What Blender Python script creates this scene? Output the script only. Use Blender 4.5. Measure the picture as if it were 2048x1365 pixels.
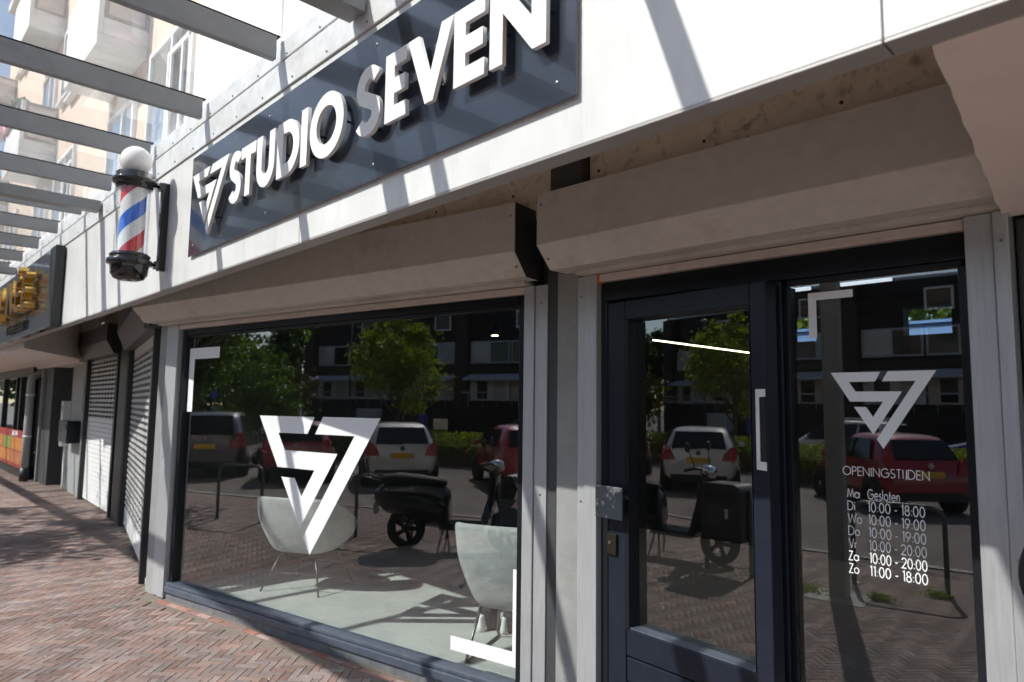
import bpy, bmesh, math, random
import numpy as np
from mathutils import Vector, Matrix
random.seed(7); rng = np.random.default_rng(7)
scene = bpy.context.scene
for o in list(bpy.data.objects): bpy.data.objects.remove(o)
COL = scene.collection
R = math.radians
# ---------------------------------------------------------------- camera, world, sun, exposure
cam = bpy.data.cameras.new("camera"); camo = bpy.data.objects.new("camera", cam); COL.objects.link(camo)
F_ = Vector((-0.7168711826, 0.6905866746, 0.0958423307)); R_ = Vector((0.6946092879, 0.7192737299, 0.0127764881)); U_ = Vector((0.0601135982, -0.0757320692, 0.9953145277))
camo.matrix_world = Matrix(((R_.x, U_.x, -F_.x, 0), (R_.y, U_.y, -F_.y, 0), (R_.z, U_.z, -F_.z, 1.75), (0, 0, 0, 1)))
cam.sensor_width = 36; cam.lens = 24.0; cam.clip_start = .05; cam.clip_end = 2000
cam.dof.use_dof = True; cam.dof.focus_distance = 3.6; cam.dof.aperture_fstop = 2.4
scene.camera = camo
SUN_EL, SUN_AZ = R(44.5), R(19)      # light travels towards +Y, leaning to +X by SUN_AZ
sd = Vector((math.sin(SUN_AZ)*math.cos(SUN_EL), math.cos(SUN_AZ)*math.cos(SUN_EL), -math.sin(SUN_EL)))
world = bpy.data.worlds.new("World"); scene.world = world; world.use_nodes = True
wn = world.node_tree; bg = wn.nodes['Background']
sky = wn.nodes.new('ShaderNodeTexSky'); sky.sky_type = 'NISHITA'; sky.sun_disc = False
sky.sun_elevation = SUN_EL; sky.sun_rotation = math.atan2(-sd.x, -sd.y)
sky.air_density = 1.0; sky.dust_density = .6
wn.links.new(sky.outputs[0], bg.inputs[0]); bg.inputs[1].default_value = .13
sl = bpy.data.lights.new("sun", 'SUN'); sl.energy = 5.0; sl.angle = R(.53); sl.color = (1, .955, .89)
so = bpy.data.objects.new("sun", sl); COL.objects.link(so); so.rotation_euler = sd.to_track_quat('-Z', 'Y').to_euler()
scene.view_settings.view_transform = 'Standard'; scene.view_settings.look = 'None'
scene.view_settings.exposure = .42; scene.view_settings.gamma = 1
scene.render.engine = 'CYCLES'
scene.cycles.max_bounces = 6; scene.cycles.diffuse_bounces = 4; scene.cycles.transparent_max_bounces = 12; scene.cycles.glossy_bounces = 4; scene.cycles.transmission_bounces = 3
scene.cycles.sample_clamp_indirect = 6.0; scene.cycles.use_light_tree = False
scene.render.resolution_x = 1024; scene.render.resolution_y = 682

# ---------------------------------------------------------------- materials
def nt(m): return m.node_tree.nodes, m.node_tree.links
def mat(name, col, rough=.6, metal=0., var=.0, vscale=8., bump=.0, bscale=60., spec=.5, coat=0., rand=0., dirt=None, dscale=3., stretch=None):
    m = bpy.data.materials.new(name); m.use_nodes = True; n, l = nt(m); p = n['Principled BSDF']
    p.inputs['Roughness'].default_value = rough; p.inputs['Metallic'].default_value = metal
    p.inputs['Specular IOR Level'].default_value = spec; p.inputs['Coat Weight'].default_value = coat
    p.inputs['Base Color'].default_value = (*col, 1)
    tc = n.new('ShaderNodeTexCoord'); src = tc.outputs['Object']
    if stretch:
        mp = n.new('ShaderNodeMapping'); mp.inputs['Scale'].default_value = stretch; l.new(src, mp.inputs[0]); src = mp.outputs[0]
    cur = None
    if var > 0:
        t = n.new('ShaderNodeTexNoise'); t.inputs['Scale'].default_value = vscale; t.inputs['Detail'].default_value = 6; t.inputs['Roughness'].default_value = .62
        l.new(src, t.inputs['Vector'])
        mr = n.new('ShaderNodeMapRange'); mr.inputs[1].default_value = .3; mr.inputs[2].default_value = .7; mr.inputs[3].default_value = 1-var; mr.inputs[4].default_value = 1+var
        l.new(t.outputs[0], mr.inputs[0])
        mx = n.new('ShaderNodeVectorMath'); mx.operation = 'SCALE'; mx.inputs[0].default_value = col; l.new(mr.outputs[0], mx.inputs['Scale']); cur = mx.outputs[0]
    if rand > 0:
        oi = n.new('ShaderNodeObjectInfo'); gi = n.new('ShaderNodeNewGeometry')
        ad = n.new('ShaderNodeMath'); l.new(oi.outputs['Random'], ad.inputs[0]); l.new(gi.outputs['Random Per Island'], ad.inputs[1])
        fr = n.new('ShaderNodeMath'); fr.operation = 'FRACT'; l.new(ad.outputs[0], fr.inputs[0])
        mr = n.new('ShaderNodeMapRange'); mr.inputs[3].default_value = 1-rand; mr.inputs[4].default_value = 1+rand; l.new(fr.outputs[0], mr.inputs[0])
        mx = n.new('ShaderNodeVectorMath'); mx.operation = 'SCALE'; l.new(mr.outputs[0], mx.inputs['Scale'])
        if cur: l.new(cur, mx.inputs[0])
        else: mx.inputs[0].default_value = col
        cur = mx.outputs[0]
    if dirt:
        t = n.new('ShaderNodeTexNoise'); t.inputs['Scale'].default_value = dscale; t.inputs['Detail'].default_value = 9; t.inputs['Roughness'].default_value = .7; l.new(src, t.inputs['Vector'])
        rp = n.new('ShaderNodeValToRGB'); rp.color_ramp.elements[0].position = .52; rp.color_ramp.elements[1].position = .72
        rp.color_ramp.elements[0].color = (0, 0, 0, 1); rp.color_ramp.elements[1].color = (dirt[3],)*3+(1,); l.new(t.outputs[0], rp.inputs[0])
        mx = n.new('ShaderNodeMix'); mx.data_type = 'RGBA'; l.new(rp.outputs[0], mx.inputs[0])
        if cur: l.new(cur, mx.inputs[6])
        else: mx.inputs[6].default_value = (*col, 1)
        mx.inputs[7].default_value = (*dirt[:3], 1); cur = mx.outputs[2]
    if cur: l.new(cur, p.inputs['Base Color'])
    if bump > 0:
        t = n.new('ShaderNodeTexNoise'); t.inputs['Scale'].default_value = bscale; t.inputs['Detail'].default_value = 5; l.new(src, t.inputs['Vector'])
        b = n.new('ShaderNodeBump'); b.inputs['Strength'].default_value = bump; b.inputs['Distance'].default_value = .01; l.new(t.outputs[0], b.inputs['Height']); l.new(b.outputs[0], p.inputs['Normal'])
    return m
def emit(name, col, s):
    m = bpy.data.materials.new(name); m.use_nodes = True; n, l = nt(m); p = n['Principled BSDF']
    p.inputs['Base Color'].default_value = (*col, 1); p.inputs['Emission Color'].default_value = (*col, 1); p.inputs['Emission Strength'].default_value = s
    return m
def glass(name, tint=(.8, .85, .84), layers=4, ior=1.5, haze=0., hcol=(.9, .9, .88), rough=0., wob=0.):
    """flat architectural pane: clear sheet, mirror part by Fresnel for the number of glass surfaces, optional dust"""
    m = bpy.data.materials.new(name); m.use_nodes = True; n, l = nt(m)
    for q in list(n):
        if q.type != 'OUTPUT_MATERIAL': n.remove(q)
    out = [q for q in n if q.type == 'OUTPUT_MATERIAL'][0]
    lw = n.new('ShaderNodeLayerWeight'); lw.inputs[0].default_value = .5
    pw = n.new('ShaderNodeMath'); pw.operation = 'POWER'; pw.inputs[1].default_value = 5; l.new(lw.outputs['Facing'], pw.inputs[0])
    fr = n.new('ShaderNodeMath'); fr.operation = 'MULTIPLY_ADD'; fr.inputs[1].default_value = .957; fr.inputs[2].default_value = .043; l.new(pw.outputs[0], fr.inputs[0])
    a = n.new('ShaderNodeMath'); a.operation = 'MULTIPLY'; a.inputs[1].default_value = layers; l.new(fr.outputs[0], a.inputs[0])
    b = n.new('ShaderNodeMath'); b.operation = 'MULTIPLY_ADD'; b.inputs[1].default_value = layers-1; b.inputs[2].default_value = 1; l.new(fr.outputs[0], b.inputs[0])
    d = n.new('ShaderNodeMath'); d.operation = 'DIVIDE'; l.new(a.outputs[0], d.inputs[0]); l.new(b.outputs[0], d.inputs[1])
    t = n.new('ShaderNodeBsdfTransparent'); t.inputs[0].default_value = (*tint, 1)
    g = n.new('ShaderNodeBsdfGlossy'); g.inputs['Roughness'].default_value = rough; g.inputs['Color'].default_value = (1, 1, 1, 1)
    mx = n.new('ShaderNodeMixShader'); l.new(d.outputs[0], mx.inputs[0]); l.new(t.outputs[0], mx.inputs[1]); l.new(g.outputs[0], mx.inputs[2])
    last = mx
    if wob > 0:
        tc = n.new('ShaderNodeTexCoord'); ns = n.new('ShaderNodeTexNoise'); ns.inputs['Scale'].default_value = 1.3; ns.inputs['Detail'].default_value = 1; l.new(tc.outputs['Object'], ns.inputs['Vector'])
        bp = n.new('ShaderNodeBump'); bp.inputs['Strength'].default_value = wob; bp.inputs['Distance'].default_value = .01; l.new(ns.outputs[0], bp.inputs['Height']); l.new(bp.outputs[0], g.inputs['Normal'])
    if haze > 0:
        df = n.new('ShaderNodeBsdfDiffuse'); df.inputs[0].default_value = (*hcol, 1); tl = n.new('ShaderNodeBsdfTranslucent'); tl.inputs[0].default_value = (*hcol, 1)
        ad = n.new('ShaderNodeMixShader'); ad.inputs[0].default_value = .6; l.new(df.outputs[0], ad.inputs[1]); l.new(tl.outputs[0], ad.inputs[2])
        tc = n.new('ShaderNodeTexCoord'); ns = n.new('ShaderNodeTexNoise'); ns.inputs['Scale'].default_value = 5; ns.inputs['Detail'].default_value = 8; l.new(tc.outputs['Object'], ns.inputs['Vector'])
        mr = n.new('ShaderNodeMapRange'); mr.inputs[1].default_value = .3; mr.inputs[2].default_value = .75; mr.inputs[3].default_value = haze*.6; mr.inputs[4].default_value = haze*1.5; l.new(ns.outputs[0], mr.inputs[0])
        m2 = n.new('ShaderNodeMixShader'); l.new(mr.outputs[0], m2.inputs[0]); l.new(mx.outputs[0], m2.inputs[1]); l.new(ad.outputs[0], m2.inputs[2]); last = m2
    l.new(last.outputs[0], out.inputs['Surface'])
    return m
def clear(name, tint=(1, 1, 1)):
    m = bpy.data.materials.new(name); m.use_nodes = True; n, l = nt(m); n.remove(n['Principled BSDF'])
    t = n.new('ShaderNodeBsdfTransparent'); t.inputs[0].default_value = (*tint, 1); l.new(t.outputs[0], [q for q in n if q.type == 'OUTPUT_MATERIAL'][0].inputs['Surface']); return m
M = {}
M['white_panel'] = mat('white_panel', (.70, .70, .69), .34, var=.05, vscale=2.5, dirt=(.42, .40, .36, .45), dscale=6, stretch=(1, 1, .18), bump=.03, bscale=6)
M['galv'] = mat('galvanised', (.70, .71, .71), .4, .12, var=.12, vscale=9, dirt=(.4, .38, .35, .4), dscale=7)
M['beam'] = mat('beam_grey', (.26, .275, .285), .45, .15, var=.07, vscale=6, dirt=(.13, .12, .11, .5), dscale=4)
M['lip'] = mat('lip_alu', (.40, .385, .37), .4, .3, var=.08, vscale=20, stretch=(.3, 8, 8))
M['signboard'] = mat('sign_board', (.020, .027, .041), .2, .0, var=.05, vscale=3, spec=.7, coat=.5, bump=.012, bscale=3)
M['letter'] = mat('letter_white', (.83, .82, .81), .5, var=.02, vscale=10)
M['housing'] = mat('shutter_housing', (.52, .505, .45), .5, .1, var=.07, vscale=14, dirt=(.30, .27, .23, .5), dscale=3, bump=.04, bscale=160)
M['housing_end'] = mat('shutter_end', (.045, .045, .045), .6)
M['pink'] = mat('shutter_slat', (.58, .50, .45), .45, .2, var=.08, vscale=20, dirt=(.42, .25, .16, .5), dscale=9)
M['orange'] = mat('orange_stop', (.65, .13, .04), .5)
M['rail'] = mat('guide_rail', (.44, .45, .46), .42, .35, var=.12, vscale=10, stretch=(8, 8, .6), dirt=(.36, .35, .34, .5), dscale=5, bump=.03, bscale=40)
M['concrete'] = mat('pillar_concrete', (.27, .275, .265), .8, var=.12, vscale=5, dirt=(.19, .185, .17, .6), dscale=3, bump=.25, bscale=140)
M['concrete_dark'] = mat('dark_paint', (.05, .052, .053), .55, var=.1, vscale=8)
M['cream'] = mat('cream_board', (.80, .72, .60), .75, var=.08, vscale=6, dirt=(.12, .09, .06, .75), dscale=14, bump=.05, bscale=50)
M['soffit'] = mat('soffit_paint', (.74, .66, .60), .8, var=.05, vscale=2, dirt=(.45, .38, .33, .35), dscale=2, bump=.05, bscale=60)
M['frame'] = mat('frame_paint', (.013, .015, .019), .25, var=.1, vscale=12, bump=.05, bscale=45, spec=.22)
M['sill'] = mat('sill_paint', (.07, .085, .115), .35, var=.12, vscale=12, dirt=(.2, .2, .2, .35), dscale=11)
M['doorblue'] = mat('door_paint', (.015, .019, .029), .28, var=.12, vscale=12, bump=.06, bscale=40, spec=.22)
M['plinth'] = mat('plinth', (.12, .125, .135), .8, var=.25, vscale=9, dirt=(.26, .24, .22, .6), dscale=12, bump=.3, bscale=90, stretch=(1, 1, .4))
M['steel'] = mat('worn_steel', (.07, .085, .11), .28, .7, dirt=(.75, .75, .75, 1.), dscale=16, var=.1)
M['brass'] = mat('lock_metal', (.075, .066, .052), .35, .9, var=.1)
M['plate'] = mat('white_plate', (.72, .72, .71), .4, var=.04, dirt=(.4, .36, .3, .6), dscale=14)
M['screw'] = mat('screw_metal', (.28, .27, .26), .35, .9)
M['rust'] = mat('rust_screw', (.12, .065, .035), .7, .3)
M['black'] = mat('black_plastic', (.012, .012, .013), .3)
M['gloss_black'] = mat('gloss_black', (.008, .008, .009), .12, coat=.5)
M['matte_black'] = mat('matte_black', (.012, .012, .012), .75)
M['rubber'] = mat('rubber', (.016, .016, .016), .8, bump=.1)
M['globe'] = mat('globe_opal', (.86, .86, .85), .12, spec=.5, coat=.2)
M['decal'] = mat('decal_white', (.8, .82, .82), .45)
M['gold'] = mat('gold_letter', (.75, .48, .14), .16, 1.)
M['chrome'] = mat('chrome', (.7, .7, .7), .1, 1.)
M['glassL'] = glass('window_glass', (.88, .93, .92), 4, wob=.012)
M['glassD'] = glass('door_glass', (.78, .84, .83), 4)
M['glassC'] = glass('canopy_glass', (.93, .955, .95), 2, haze=.15)
M['glassS'] = glass('street_glass', (.25, .28, .28), 4)
M['glassU'] = glass('upper_glass', (.35, .4, .42), 5)
M['clear'] = clear('clear_back'); 
M['tube'] = glass('tube_glass', (.96, .97, .97), 2)
# barber stripes
def stripes():
    m = mat('barber_stripes', (1, 1, 1), .3); n, l = nt(m); p = n['Principled BSDF']
    tc = n.new('ShaderNodeTexCoord'); sx = n.new('ShaderNodeSeparateXYZ'); l.new(tc.outputs['Object'], sx.inputs[0])
    at = n.new('ShaderNodeMath'); at.operation = 'ARCTAN2'; l.new(sx.outputs['Y'], at.inputs[0]); l.new(sx.outputs['X'], at.inputs[1])
    a = n.new('ShaderNodeMath'); a.operation = 'MULTIPLY'; a.inputs[1].default_value = -1/(2*math.pi); l.new(at.outputs[0], a.inputs[0])
    z = n.new('ShaderNodeMath'); z.operation = 'MULTIPLY_ADD'; z.inputs[1].default_value = 1/.50; l.new(sx.outputs['Z'], z.inputs[0]); l.new(a.outputs[0], z.inputs[2])
    o = n.new('ShaderNodeMath'); o.operation = 'ADD'; o.inputs[1].default_value = STR_OFF; l.new(z.outputs[0], o.inputs[0])
    f = n.new('ShaderNodeMath'); f.operation = 'FRACT'; l.new(o.outputs[0], f.inputs[0])
    r = n.new('ShaderNodeValToRGB'); r.color_ramp.interpolation = 'CONSTANT'; e = r.color_ramp.elements
    W = (.8, .8, .8, 1); e[0].position = 0; e[0].color = (.62, .02, .035, 1); e[1].position = .25; e[1].color = W
    q = e.new(.5); q.color = (.015, .13, .62, 1); q = e.new(.75); q.color = W
    l.new(f.outputs[0], r.inputs[0]); l.new(r.outputs[0], p.inputs['Base Color']); return m
STR_OFF = .62
M['stripes'] = stripes()

# ---------------------------------------------------------------- mesh builder
class MB:
    def __init__(s): s.v = []; s.f = []; s.mi = []; s.cur = 0; s.sm = []
    def add(s, vs, fs, smooth=False):
        b = len(s.v); s.v += [tuple(v) for v in vs]
        for f in fs: s.f.append(tuple(b+i for i in f)); s.mi.append(s.cur); s.sm.append(smooth)
        return s
    def box(s, x0, x1, y0, y1, z0, z1):
        x0, x1 = min(x0, x1), max(x0, x1); y0, y1 = min(y0, y1), max(y0, y1); z0, z1 = min(z0, z1), max(z0, z1)
        vs = [(x0, y0, z0), (x1, y0, z0), (x1, y1, z0), (x0, y1, z0), (x0, y0, z1), (x1, y0, z1), (x1, y1, z1), (x0, y1, z1)]
        return s.add(vs, [(0, 3, 2, 1), (4, 5, 6, 7), (0, 1, 5, 4), (1, 2, 6, 5), (2, 3, 7, 6), (3, 0, 4, 7)])
    def prism_x(s, prof, x0, x1):           # prof: list of (y,z)
        n = len(prof); vs = [(x0, y, z) for y, z in prof]+[(x1, y, z) for y, z in prof]
        fs = [tuple(range(n)), tuple(range(2*n-1, n-1, -1))]+[(i, i+n, (i+1) % n+n, (i+1) % n) for i in range(n)]
        return s.add(vs, fs)
    def prism_y(s, prof, y0, y1):           # prof: (x,z)
        n = len(prof); vs = [(x, y0, z) for x, z in prof]+[(x, y1, z) for x, z in prof]
        fs = [tuple(range(n)), tuple(range(2*n-1, n-1, -1))]+[(i, i+n, (i+1) % n+n, (i+1) % n) for i in range(n)]
        return s.add(vs, fs)
    def prism_z(s, prof, z0, z1):
        n = len(prof); vs = [(x, y, z0) for x, y in prof]+[(x, y, z1) for x, y in prof]
        fs = [tuple(range(n-1, -1, -1)), tuple(range(n, 2*n))]+[(i, (i+1) % n, (i+1) % n+n, i+n) for i in range(n)]
        return s.add(vs, fs)
    def cyl(s, p0, p1, r0, r1=None, n=16, cap=True):
        r1 = r0 if r1 is None else r1; p0 = Vector(p0); p1 = Vector(p1); d = (p1-p0).normalized()
        a = d.orthogonal().normalized(); b = d.cross(a); vs = []
        for p, r in ((p0, r0), (p1, r1)):
            for i in range(n): t = 2*math.pi*i/n; vs.append(p+a*(r*math.cos(t))+b*(r*math.sin(t)))
        s.add(vs, [(i, (i+1) % n, (i+1) % n+n, i+n) for i in range(n)], True)
        if cap: s.add(vs[:n], [tuple(range(n-1, -1, -1))]); s.add(vs[n:], [tuple(range(n))])
        return s
    def tube(s, path, r, n=10, closed=False):
        P = [Vector(p) for p in path]; m = len(P); rings = []; up = None
        for i in range(m):
            if closed: d = (P[(i+1) % m]-P[i-1]).normalized()
            else: d = (P[min(i+1, m-1)]-P[max(i-1, 0)]).normalized()
            if up is None: a = d.orthogonal().normalized()
            else: a = (up-d*up.dot(d)).normalized()
            up = a; b = d.cross(a); rr = r[i] if isinstance(r, (list, tuple)) else r
            rings.append([P[i]+a*(rr*math.cos(2*math.pi*k/n))+b*(rr*math.sin(2*math.pi*k/n)) for k in range(n)])
        vs = [v for q in rings for v in q]; fs = []
        for i in range(m if closed else m-1):
            j = (i+1) % m
            for k in range(n): fs.append((i*n+k, i*n+(k+1) % n, j*n+(k+1) % n, j*n+k))
        if not closed: fs += [tuple(range(n-1, -1, -1)), tuple((m-1)*n+k for k in range(n))]
        return s.add(vs, fs, True)
    def lathe(s, prof, n=32, c=(0, 0, 0)):   # prof (r,z)
        vs = []; m = len(prof)
        for r, z in prof:
            for k in range(n): t = 2*math.pi*k/n; vs.append((c[0]+r*math.cos(t), c[1]+r*math.sin(t), c[2]+z))
        fs = [(i*n+k, i*n+(k+1) % n, (i+1)*n+(k+1) % n, (i+1)*n+k) for i in range(m-1) for k in range(n)]
        return s.add(vs, fs, True)
    def sphere(s, c, r, n=24, m=14, sz=(1, 1, 1)):
        vs = []; 
        for i in range(m+1):
            ph = math.pi*i/m
            for k in range(n): t = 2*math.pi*k/n; vs.append((c[0]+r*sz[0]*math.sin(ph)*math.cos(t), c[1]+r*sz[1]*math.sin(ph)*math.sin(t), c[2]-r*sz[2]*math.cos(ph)))
        return s.add(vs, [(i*n+k, i*n+(k+1) % n, (i+1)*n+(k+1) % n, (i+1)*n+k) for i in range(m) for k in range(n)], True)
    def mesh(s, name, mats):
        me = bpy.data.meshes.new(name); me.from_pydata(s.v, [], s.f)
        for q in (mats if isinstance(mats, (list, tuple)) else [mats]): me.materials.append(M[q] if isinstance(q, str) else q)
        me.polygons.foreach_set('material_index', s.mi); me.polygons.foreach_set('use_smooth', s.sm); me.update(); return me
    def build(s, name, mats, parent=None, bevel=0, seg=2, recalc=True, **kw):
        me = s.mesh(name, mats)
        if recalc:
            bm = bmesh.new(); bm.from_mesh(me); bmesh.ops.remove_doubles(bm, verts=bm.verts, dist=1e-6); bmesh.ops.recalc_face_normals(bm, faces=bm.faces); bm.to_mesh(me); bm.free()
        o = link(name, me, parent, **kw)
        if bevel: bev(o, bevel, seg)
        return o
def bev(o, w, seg=2):
    b = o.modifiers.new('bevel', 'BEVEL'); b.width = w; b.segments = seg; b.limit_method = 'ANGLE'; b.angle_limit = R(40); b.harden_normals = False
def link(name, data, parent=None, loc=None, rz=None, label=None, cat=None, group=None, kind=None):
    o = bpy.data.objects.new(name, data); COL.objects.link(o)
    if parent: o.parent = parent
    if loc is not None: o.location = loc
    if rz is not None: o.rotation_euler = (0, 0, rz)
    tag(o, label, cat, group, kind); return o
def tag(o, label=None, cat=None, group=None, kind=None):
    if label: o['label'] = label
    if cat: o['category'] = cat
    if group: o['group'] = group
    if kind: o['kind'] = kind
    return o
def thing(name, loc, rz=0, label=None, cat=None, group=None): return link(name, None, None, loc, rz, label, cat, group)
def copy_tree(o, parent=None):
    q = o.copy(); COL.objects.link(q); q.parent = parent
    for ch in list(o.children): copy_tree(ch, q)
    return q
def slab(name, mats, parent, x0, x1, y0, y1, z0, z1, bevel=0., **kw): return MB().box(x0, x1, y0, y1, z0, z1).build(name, mats, parent, bevel, **kw)
def pane(name, m, parent, u0, u1, z0, z1, y, th=.008, **kw):   # sheet of glass: outer face carries the mirror, the rest is clear
    b = MB(); b.add([(u0, y, z0), (u1, y, z0), (u1, y, z1), (u0, y, z1)], [(0, 1, 2, 3)]); b.cur = 1
    vs = [(u0, y, z0), (u1, y, z0), (u1, y, z1), (u0, y, z1), (u0, y+th, z0), (u1, y+th, z0), (u1, y+th, z1), (u0, y+th, z1)]
    b.add(vs, [(4, 7, 6, 5), (0, 4, 5, 1), (1, 5, 6, 2), (2, 6, 7, 3), (3, 7, 4, 0)])
    return b.build(name, [m, 'clear'], parent, recalc=False, **kw)
def curve_mesh(name, loops, depth, mats, parent, mtx, bevel=0):
    """filled outline (with holes) extruded, in the local XZ plane"""
    cu = bpy.data.curves.new(name, 'CURVE'); cu.dimensions = '2D'; cu.fill_mode = 'BOTH'; cu.extrude = depth/2; cu.bevel_depth = bevel; cu.bevel_resolution = 1
    for lp in loops:
        sp = cu.splines.new('POLY'); sp.points.add(len(lp)-1); sp.use_cyclic_u = True
        for i, (x, z) in enumerate(lp): sp.points[i].co = (x, z, 0, 1)
    t = bpy.data.objects.new('tmp', cu); COL.objects.link(t); dg = bpy.context.evaluated_depsgraph_get(); me = bpy.data.meshes.new_from_object(t.evaluated_get(dg))
    bpy.data.objects.remove(t); bpy.data.curves.remove(cu); me.name = name
    me.transform(mtx @ Matrix.Rotation(R(90), 4, 'X')); me.materials.clear(); me.materials.append(M[mats])
    return link(name, me, parent)
def text_mesh(name, txt, size, depth, mats, parent, mtx, bold=0):
    cu = bpy.data.curves.new(name, 'FONT'); cu.body = txt; cu.size = size; cu.extrude = depth/2; cu.offset = bold; cu.align_x = 'CENTER'
    t = bpy.data.objects.new('tmp', cu); COL.objects.link(t); dg = bpy.context.evaluated_depsgraph_get(); me = bpy.data.meshes.new_from_object(t.evaluated_get(dg))
    bpy.data.objects.remove(t); me.name = name
    me.transform(mtx @ Matrix.Rotation(R(90), 4, 'X')); me.materials.clear(); me.materials.append(M[mats]); return link(name, me, parent)

# local frames of the two shop units (x along the front, y into the shop)
aL, dL = R(10.57), 3.347
aR, dR = R(2.25), 2.953
aD = R(-5.4)
def orig(a, d): return (-math.sin(a)*d, math.cos(a)*d, 0)
OL, OR = orig(aL, dL), orig(aR, dR)
def toW(O, a, u, y, z=0): return (O[0]+u*math.cos(a)-y*math.sin(a), O[1]+u*math.sin(a)+y*math.cos(a), z)
# ================================================================ ground, pavement, road
M['sand'] = mat('joint_sand', (.165, .135, .11), .95, var=.25, vscale=30, bump=.3, bscale=200)
def brickmat(name, col):
    m = mat(name, col, .85, var=.16, vscale=18, bump=.35, bscale=120, rand=.2, spec=.3, dirt=(.11, .09, .08, .5), dscale=9)
    n, l = nt(m); p = n['Principled BSDF']; src = p.inputs['Base Color'].links[0].from_socket
    oi = n.new('ShaderNodeObjectInfo'); gi = n.new('ShaderNodeNewGeometry'); ad = n.new('ShaderNodeMath'); l.new(oi.outputs['Random'], ad.inputs[0]); l.new(gi.outputs['Random Per Island'], ad.inputs[1])
    mu = n.new('ShaderNodeMath'); mu.operation = 'MULTIPLY'; mu.inputs[1].default_value = 7.31; l.new(ad.outputs[0], mu.inputs[0]); fr = n.new('ShaderNodeMath'); fr.operation = 'FRACT'; l.new(mu.outputs[0], fr.inputs[0])
    hs = n.new('ShaderNodeHueSaturation'); mr = n.new('ShaderNodeMapRange'); mr.inputs[3].default_value = .5; mr.inputs[4].default_value = 1.1; l.new(fr.outputs[0], mr.inputs[0]); l.new(mr.outputs[0], hs.inputs['Saturation']); l.new(src, hs.inputs['Color'])
    wn_ = n.new('ShaderNodeTexNoise'); wn_.inputs['Scale'].default_value = 1.7; wn_.inputs['Detail'].default_value = 9; wn_.inputs['Roughness'].default_value = .68; l.new(gi.outputs['Position'], wn_.inputs['Vector'])
    m3 = n.new('ShaderNodeMapRange'); m3.inputs[1].default_value = .35; m3.inputs[2].default_value = .66; m3.inputs[3].default_value = .66; m3.inputs[4].default_value = 1.16; l.new(wn_.outputs[0], m3.inputs[0])
    v3 = n.new('ShaderNodeVectorMath'); v3.operation = 'SCALE'; l.new(hs.outputs[0], v3.inputs[0]); l.new(m3.outputs[0], v3.inputs['Scale']); l.new(v3.outputs[0], p.inputs['Base Color'])
    return m
M['brick'] = brickmat('clinker', (.235, .160, .136))
M['redbrick'] = brickmat('red_clinker', (.29, .145, .115))
M['asphalt_base'] = mat('far_ground', (.12, .115, .105), .95, var=.2, vscale=.6)
def roadmat():
    m = mat('road_clinkers', (.2, .2, .2), .85, spec=.3); n, l = nt(m); p = n['Principled BSDF']
    tc = n.new('ShaderNodeTexCoord'); mp = n.new('ShaderNodeMapping'); mp.inputs['Rotation'].default_value = (0, 0, R(45)); l.new(tc.outputs['Object'], mp.inputs[0])
    b = n.new('ShaderNodeTexBrick'); b.inputs['Scale'].default_value = 1; b.inputs['Brick Width'].default_value = .21; b.inputs['Row Height'].default_value = .075; b.inputs['Mortar Size'].default_value = .006
    b.inputs['Color1'].default_value = (.19, .16, .145, 1); b.inputs['Color2'].default_value = (.125, .105, .1, 1); b.inputs['Mortar'].default_value = (.08, .07, .055, 1); l.new(mp.outputs[0], b.inputs[0])
    ns = n.new('ShaderNodeTexNoise'); ns.inputs['Scale'].default_value = .8; ns.inputs['Detail'].default_value = 8; l.new(tc.outputs['Object'], ns.inputs[0])
    mr = n.new('ShaderNodeMapRange'); mr.inputs[1].default_value = .3; mr.inputs[2].default_value = .7; mr.inputs[3].default_value = .75; mr.inputs[4].default_value = 1.3; l.new(ns.outputs[0], mr.inputs[0])
    mx = n.new('ShaderNodeVectorMath'); mx.operation = 'SCALE'; l.new(b.outputs[0], mx.inputs[0]); l.new(mr.outputs[0], mx.inputs['Scale']); l.new(mx.outputs[0], p.inputs['Base Color'])
    bp = n.new('ShaderNodeBump'); bp.inputs['Strength'].default_value = .5; bp.inputs['Distance'].default_value = .01; bp.invert = True; l.new(b.outputs['Fac'], bp.inputs['Height']); l.new(bp.outputs[0], p.inputs['Normal']); return m
M['road'] = roadmat()
slab('ground', 'asphalt_base', None, -600, 600, -600, 600, -.6, -.30, kind='structure')
slab('road', 'road', None, -70, 30, -40, -3.12, -.29, -.13, kind='structure')
pavement = slab('pavement', 'sand', None, -40, 12, -3.0, 12, -.28, -.0055, kind='structure')
M['kerb'] = mat('kerb_concrete', (.30, .29, .27), .85, var=.15, vscale=7, bump=.2, bscale=90, rand=.1)
km = MB().box(-.495, .495, -.06, .06, -.12, .012).mesh('kerb_stone', 'kerb')
for i in range(36): link('kerb_stone', km, pavement, (-26+i*1.0, -3.062, 0))
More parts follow.
